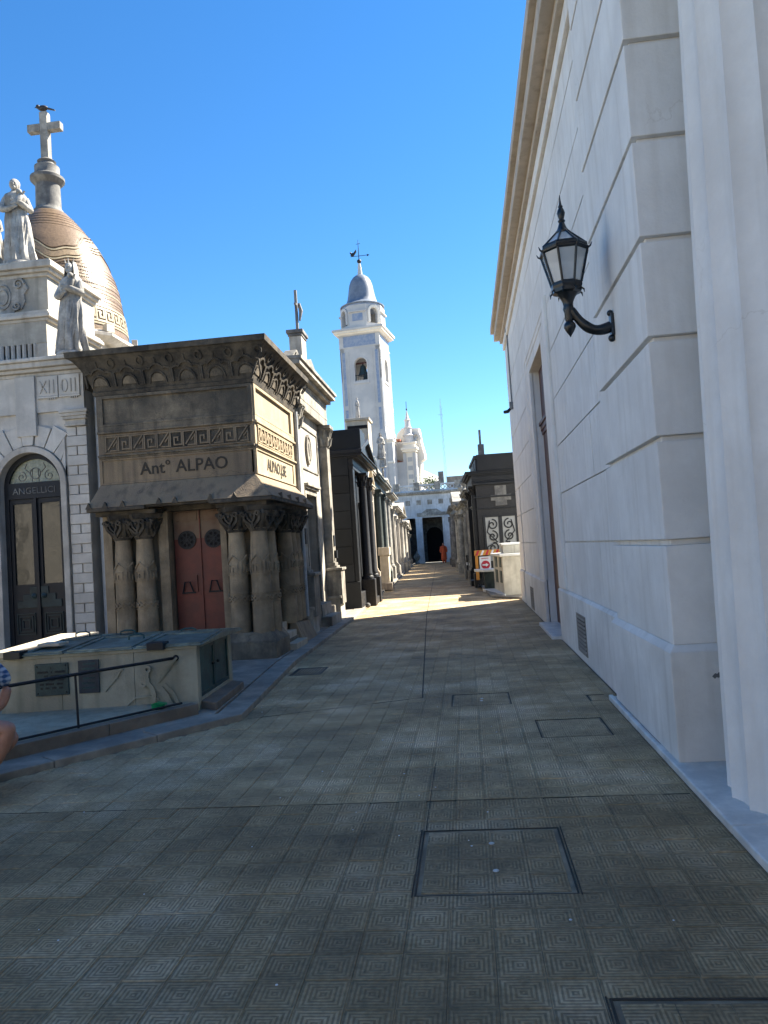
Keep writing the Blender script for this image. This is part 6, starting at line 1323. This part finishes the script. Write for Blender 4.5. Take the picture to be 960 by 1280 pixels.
# ================================================================== PEOPLE
def skin_mesh(joints, edges, name, m, parent, sub=2, root=0):
    org = org_of(parent)
    me = bpy.data.meshes.new(name); me.from_pydata([tuple(Vector(j[0])-Vector(org)) for j in joints], edges, []); me.materials.append(m)
    o = bpy.data.objects.new(name, me); link(o, parent)
    sk = o.modifiers.new('skin', 'SKIN'); sk.use_smooth_shade = True; sk.branch_smoothing = .6
    ly = me.skin_vertices[0] if me.skin_vertices else None
    if ly is None:
        bpy.context.view_layer.objects.active = o
        bpy.ops.mesh.customdata_skin_add() if not me.skin_vertices else None
        ly = me.skin_vertices[0]
    for i, j in enumerate(joints):
        r = j[1]; ly.data[i].radius = r if isinstance(r, tuple) else (r, r); ly.data[i].use_root = (i == root)
    sb = o.modifiers.new('subsurf', 'SUBSURF'); sb.levels = sub; sb.render_levels = sub
    dg = bpy.context.evaluated_depsgraph_get(); me2 = bpy.data.meshes.new_from_object(o.evaluated_get(dg))
    o.modifiers.clear(); o.data = me2; me2.materials.clear(); me2.materials.append(m)
    me2.polygons.foreach_set('use_smooth', [True]*len(me2.polygons))
    return o
def head(parent, c, f, m_skin, m_hair, r=.105, hair='short'):
    # c centre, f facing unit vector (horizontal)
    f = Vector(f).normalized(); s = Vector((-f.y, f.x, 0)); c = Vector(c); up = Vector((0,0,1))
    mt = Matrix((( s.x, -f.x, 0, c.x),( s.y, -f.y, 0, c.y),(0,0,1,c.z),(0,0,0,1)))
    h = MB().ball((0,0,0), r, 20, (.74,.90,1.12)).ball((0,-r*.42,-r*.62), r*.50, 12, (.95,.9,.85)).ball((0,-r*.93,-r*.12), r*.14, 8, (.8,1,1.5))
    for e in (-1, 1): h.ball((e*r*.74,r*.05,-r*.08), r*.20, 8, (.4,.8,1.3))
    h.tf(mt)
    return h
def put_head(parent, c, f, skin_, hair_, r=.105, long=False):
    f = Vector(f).normalized(); s = Vector((-f.y, f.x, 0)); c = Vector(c)
    mt = Matrix(((s.x,-f.x,0,c.x),(s.y,-f.y,0,c.y),(0,0,1,c.z),(0,0,0,1)))
    part('face', head(parent, c, f, skin_, hair_, r), skin_, parent, smooth=70)
    e = MB()
    for x in (-1, 1): e.ball((x*r*.30,-r*.80,r*.02), r*.10, 6)
    e.box(-r*.2,r*.2,-r*.87,-r*.80,-r*.48,-r*.43); e.tf(mt); part('features', e, M['hair'], parent)
    hh = MB().ball((0,r*.18,r*.26), r*1.0, 14, (.84,.92,.98))
    if long: hh.tube([(0,r*.5,r*.1),(0,r*.6,-r*.8),(0,r*.55,-r*1.8)], [r*.6,r*.62,r*.3], 10)
    hh.tf(mt); part('hair', hh, hair_, parent, smooth=70)
def fingers(parent, wrist, d, side, sk, r=.0085, L=.085):
    d = Vector(d).normalized(); side = Vector(side).normalized(); nrm = d.cross(side); wr = Vector(wrist)
    m = MB().ball(wr+d*.045, .040, 10, (1,1,1))
    for k in range(4):
        b_ = wr+d*.075+side*(.018*(k-1.5)*1.15); ln = L*(.82,1,.95,.74)[k]
        m.tube([b_, b_+d*ln*.45-nrm*.004, b_+d*ln*.75-nrm*.018, b_+d*ln*.92-nrm*.038], [r,r*.95,r*.85,r*.6], 7)
    m.tube([wr+d*.02+side*.03, wr+d*.05+side*.052-nrm*.01, wr+d*.085+side*.056-nrm*.02], [r*1.25,r*1.1,r*.7], 7)
    return m
# crouching visitor, cut by the left edge of the photo
p = thing('person', 'crouching person in blue plaid shirt and navy shorts, cut by the left edge', 'person', (-3.75,5.05,0))
body = [((-3.80,5.12,.42),.13),((-3.76,5.11,.62),.135),((-3.66,5.10,.82),.15),((-3.60,5.10,.97),.10),((-3.575,5.10,1.04),.055),
        ((-3.78,5.00,.40),.105),((-3.55,4.99,.46),.092),((-3.245,5.06,.49),.068),((-3.37,5.05,.26),.055),((-3.52,5.06,.10),.034),((-3.53,5.06,.05),.036),((-3.40,5.04,.025),.032),
        ((-3.78,5.26,.40),.105),((-3.62,5.34,.42),.09),((-3.42,5.38,.33),.062),((-3.60,5.37,.20),.05),((-3.78,5.36,.12),.034),((-3.80,5.36,.055),.034),((-3.66,5.38,.025),.03)]
be = [(0,1),(1,2),(2,3),(3,4),(0,5),(5,6),(6,7),(7,8),(8,9),(9,10),(10,11),(0,12),(12,13),(13,14),(14,15),(15,16),(16,17),(17,18)]
skin_mesh(body, be, 'body', M['skin'], p)
shirt = [((-3.80,5.12,.46),.15),((-3.76,5.11,.62),.155),((-3.66,5.10,.82),.17),((-3.60,5.10,.95),.12),((-3.575,5.10,1.00),.07),
         ((-3.56,4.98,.94),.075),((-3.42,4.93,.85),.074),((-3.352,4.95,.775),.068),((-3.60,5.25,.93),.08),((-3.50,5.33,.82),.07),((-3.44,5.34,.72),.062)]
skin_mesh(shirt, [(0,1),(1,2),(2,3),(3,4),(3,5),(5,6),(6,7),(3,8),(8,9),(9,10)], 'shirt', M['plaid'], p)
shorts = [((-3.80,5.12,.42),.155),((-3.78,5.0,.41),.125),((-3.60,4.99,.46),.112),((-3.40,5.03,.515),.092),((-3.78,5.26,.41),.125),((-3.64,5.33,.43),.11),((-3.52,5.36,.385),.088)]
skin_mesh(shorts, [(0,1),(1,2),(2,3),(0,4),(4,5),(5,6)], 'shorts', M['denim'], p)
for arm_, sgn in (([((-3.36,4.95,.78),.042),((-3.38,5.0,.66),.038),((-3.47,5.10,.56),.026),((-3.50,5.12,.53),.022)],1),([((-3.44,5.34,.73),.042),((-3.46,5.30,.60),.038),((-3.50,5.22,.55),.026),((-3.52,5.19,.53),.022)],-1)):
    skin_mesh(arm_, [(0,1),(1,2),(2,3)], 'forearm', M['skin'], p, sub=1)
    a, b_ = Vector(arm_[2][0]), Vector(arm_[3][0]); part('hand', fingers(p, b_, (b_-a), Vector((0,0,1)), M['skin']), M['skin'], p, smooth=60)
put_head(p, (-3.545,5.10,1.16), (1,-.1,0), M['skin'], M['hair'])
for (x, y, dx) in ((-3.56,5.05,.14),(-3.79,5.37,.15)):
    sh = MB().tube([(x-.06,y,.05),(x+.03,y,.055),(x+dx,y-.01,.040),(x+dx+.06,y-.01,.032)], [.042,.052,.045,.025], 10)
    part('shoe', sh, M['iron'], p, smooth=60)
# cemetery visitor in orange far down the lane
p = thing('person', 'distant standing person in an orange robe beside the far dark doorway', 'person', (-2.0,66.5,0))
body = [((-2,66.5,.92),.15),((-2,66.5,1.15),.14),((-2,66.5,1.38),.17),((-2,66.5,1.50),.06),((-2.09,66.5,.88),.10),((-2.10,66.48,.48),.065),((-2.10,66.5,.08),.045),((-1.91,66.5,.88),.10),((-1.90,66.52,.48),.065),((-1.90,66.5,.08),.045),
        ((-2.20,66.5,1.40),.06),((-2.26,66.5,1.12),.045),((-2.22,66.4,.88),.035),((-1.80,66.5,1.40),.06),((-1.74,66.5,1.12),.045),((-1.78,66.4,.88),.035)]
skin_mesh(body, [(0,1),(1,2),(2,3),(0,4),(4,5),(5,6),(0,7),(7,8),(8,9),(2,10),(10,11),(11,12),(2,13),(13,14),(14,15)], 'body', M['skin'], p, sub=1)
part('orange_robe', MB().lathe([(.25,.30),(.24,.6),(.22,.9),(.19,1.15),(.24,1.38),(.20,1.48),(.07,1.54)],(-2,66.5,0),20,wob=lambda a,z: 1+.05*sin(7*a+z*3)).tube([(-2.19,66.5,1.42),(-2.27,66.5,1.12),(-2.24,66.44,.95)],[.09,.075,.08],8).tube([(-1.81,66.5,1.42),(-1.73,66.5,1.12),(-1.76,66.44,.95)],[.09,.075,.08],8), M['orange'], p, smooth=60)
part('trousers', MB().tube([(-2.10,66.5,.5),(-2.10,66.5,.08)],[.10,.075],8).tube([(-1.90,66.5,.5),(-1.90,66.5,.08)],[.10,.075],8), M['orange'], p, smooth=60)
for x in (-2.10,-1.90): part('shoe', MB().tube([(x,66.54,.05),(x,66.34,.04)],[.055,.045],8), M['iron'], p)
put_head(p, (-2,66.5,1.66), (0,-1,0), M['skin'], M['hair'], long=True)

# ================================================================== unseen neighbours (behind the viewer and further left), added for the sunlight they bounce
def neighbour(label, x0, x1, y0, y1, h, wm, rz=0):
    t = thing('plaza_building', label, 'building', ((x0+x1)/2,(y0+y1)/2,0))
    part('wall', MB().box(x0,x1,y0,y1,0,h), M[wm], t)
    part('cornice', MB().box(x0-.2,x1+.2,y0-.2,y1+.2,h,h+.35), M['whitetrim'], t, bev=.02)
    part('plinth', MB().box(x0-.06,x1+.06,y0-.06,y1+.06,0,.7), M['gmarble'], t)
    for k in range(int((x1-x0)/2.4)):
        x = x0+1.2+k*2.4; part('window', MB().box(x-.5,x+.5,y1+.005,y1+.03,1.4,3.2), M['glass'], t)
neighbour('long pale building across the plaza behind the viewer', -20, 3, -20, -15, 6.5, 'cream')
neighbour('pale chapel left of the arched white mausoleum', -13.5, -8.7, 11.8, 16, 4.8, 'whitestone')
neighbour('unseen cream mausoleum at the left side of the plaza, added to bounce sunlight', -20, -15, 1, 6, 4.2, 'cream')
neighbour('unseen grey mausoleum at the left side of the plaza, added to bounce sunlight', -20, -15, -6, -1, 4.5, 'gmarble')
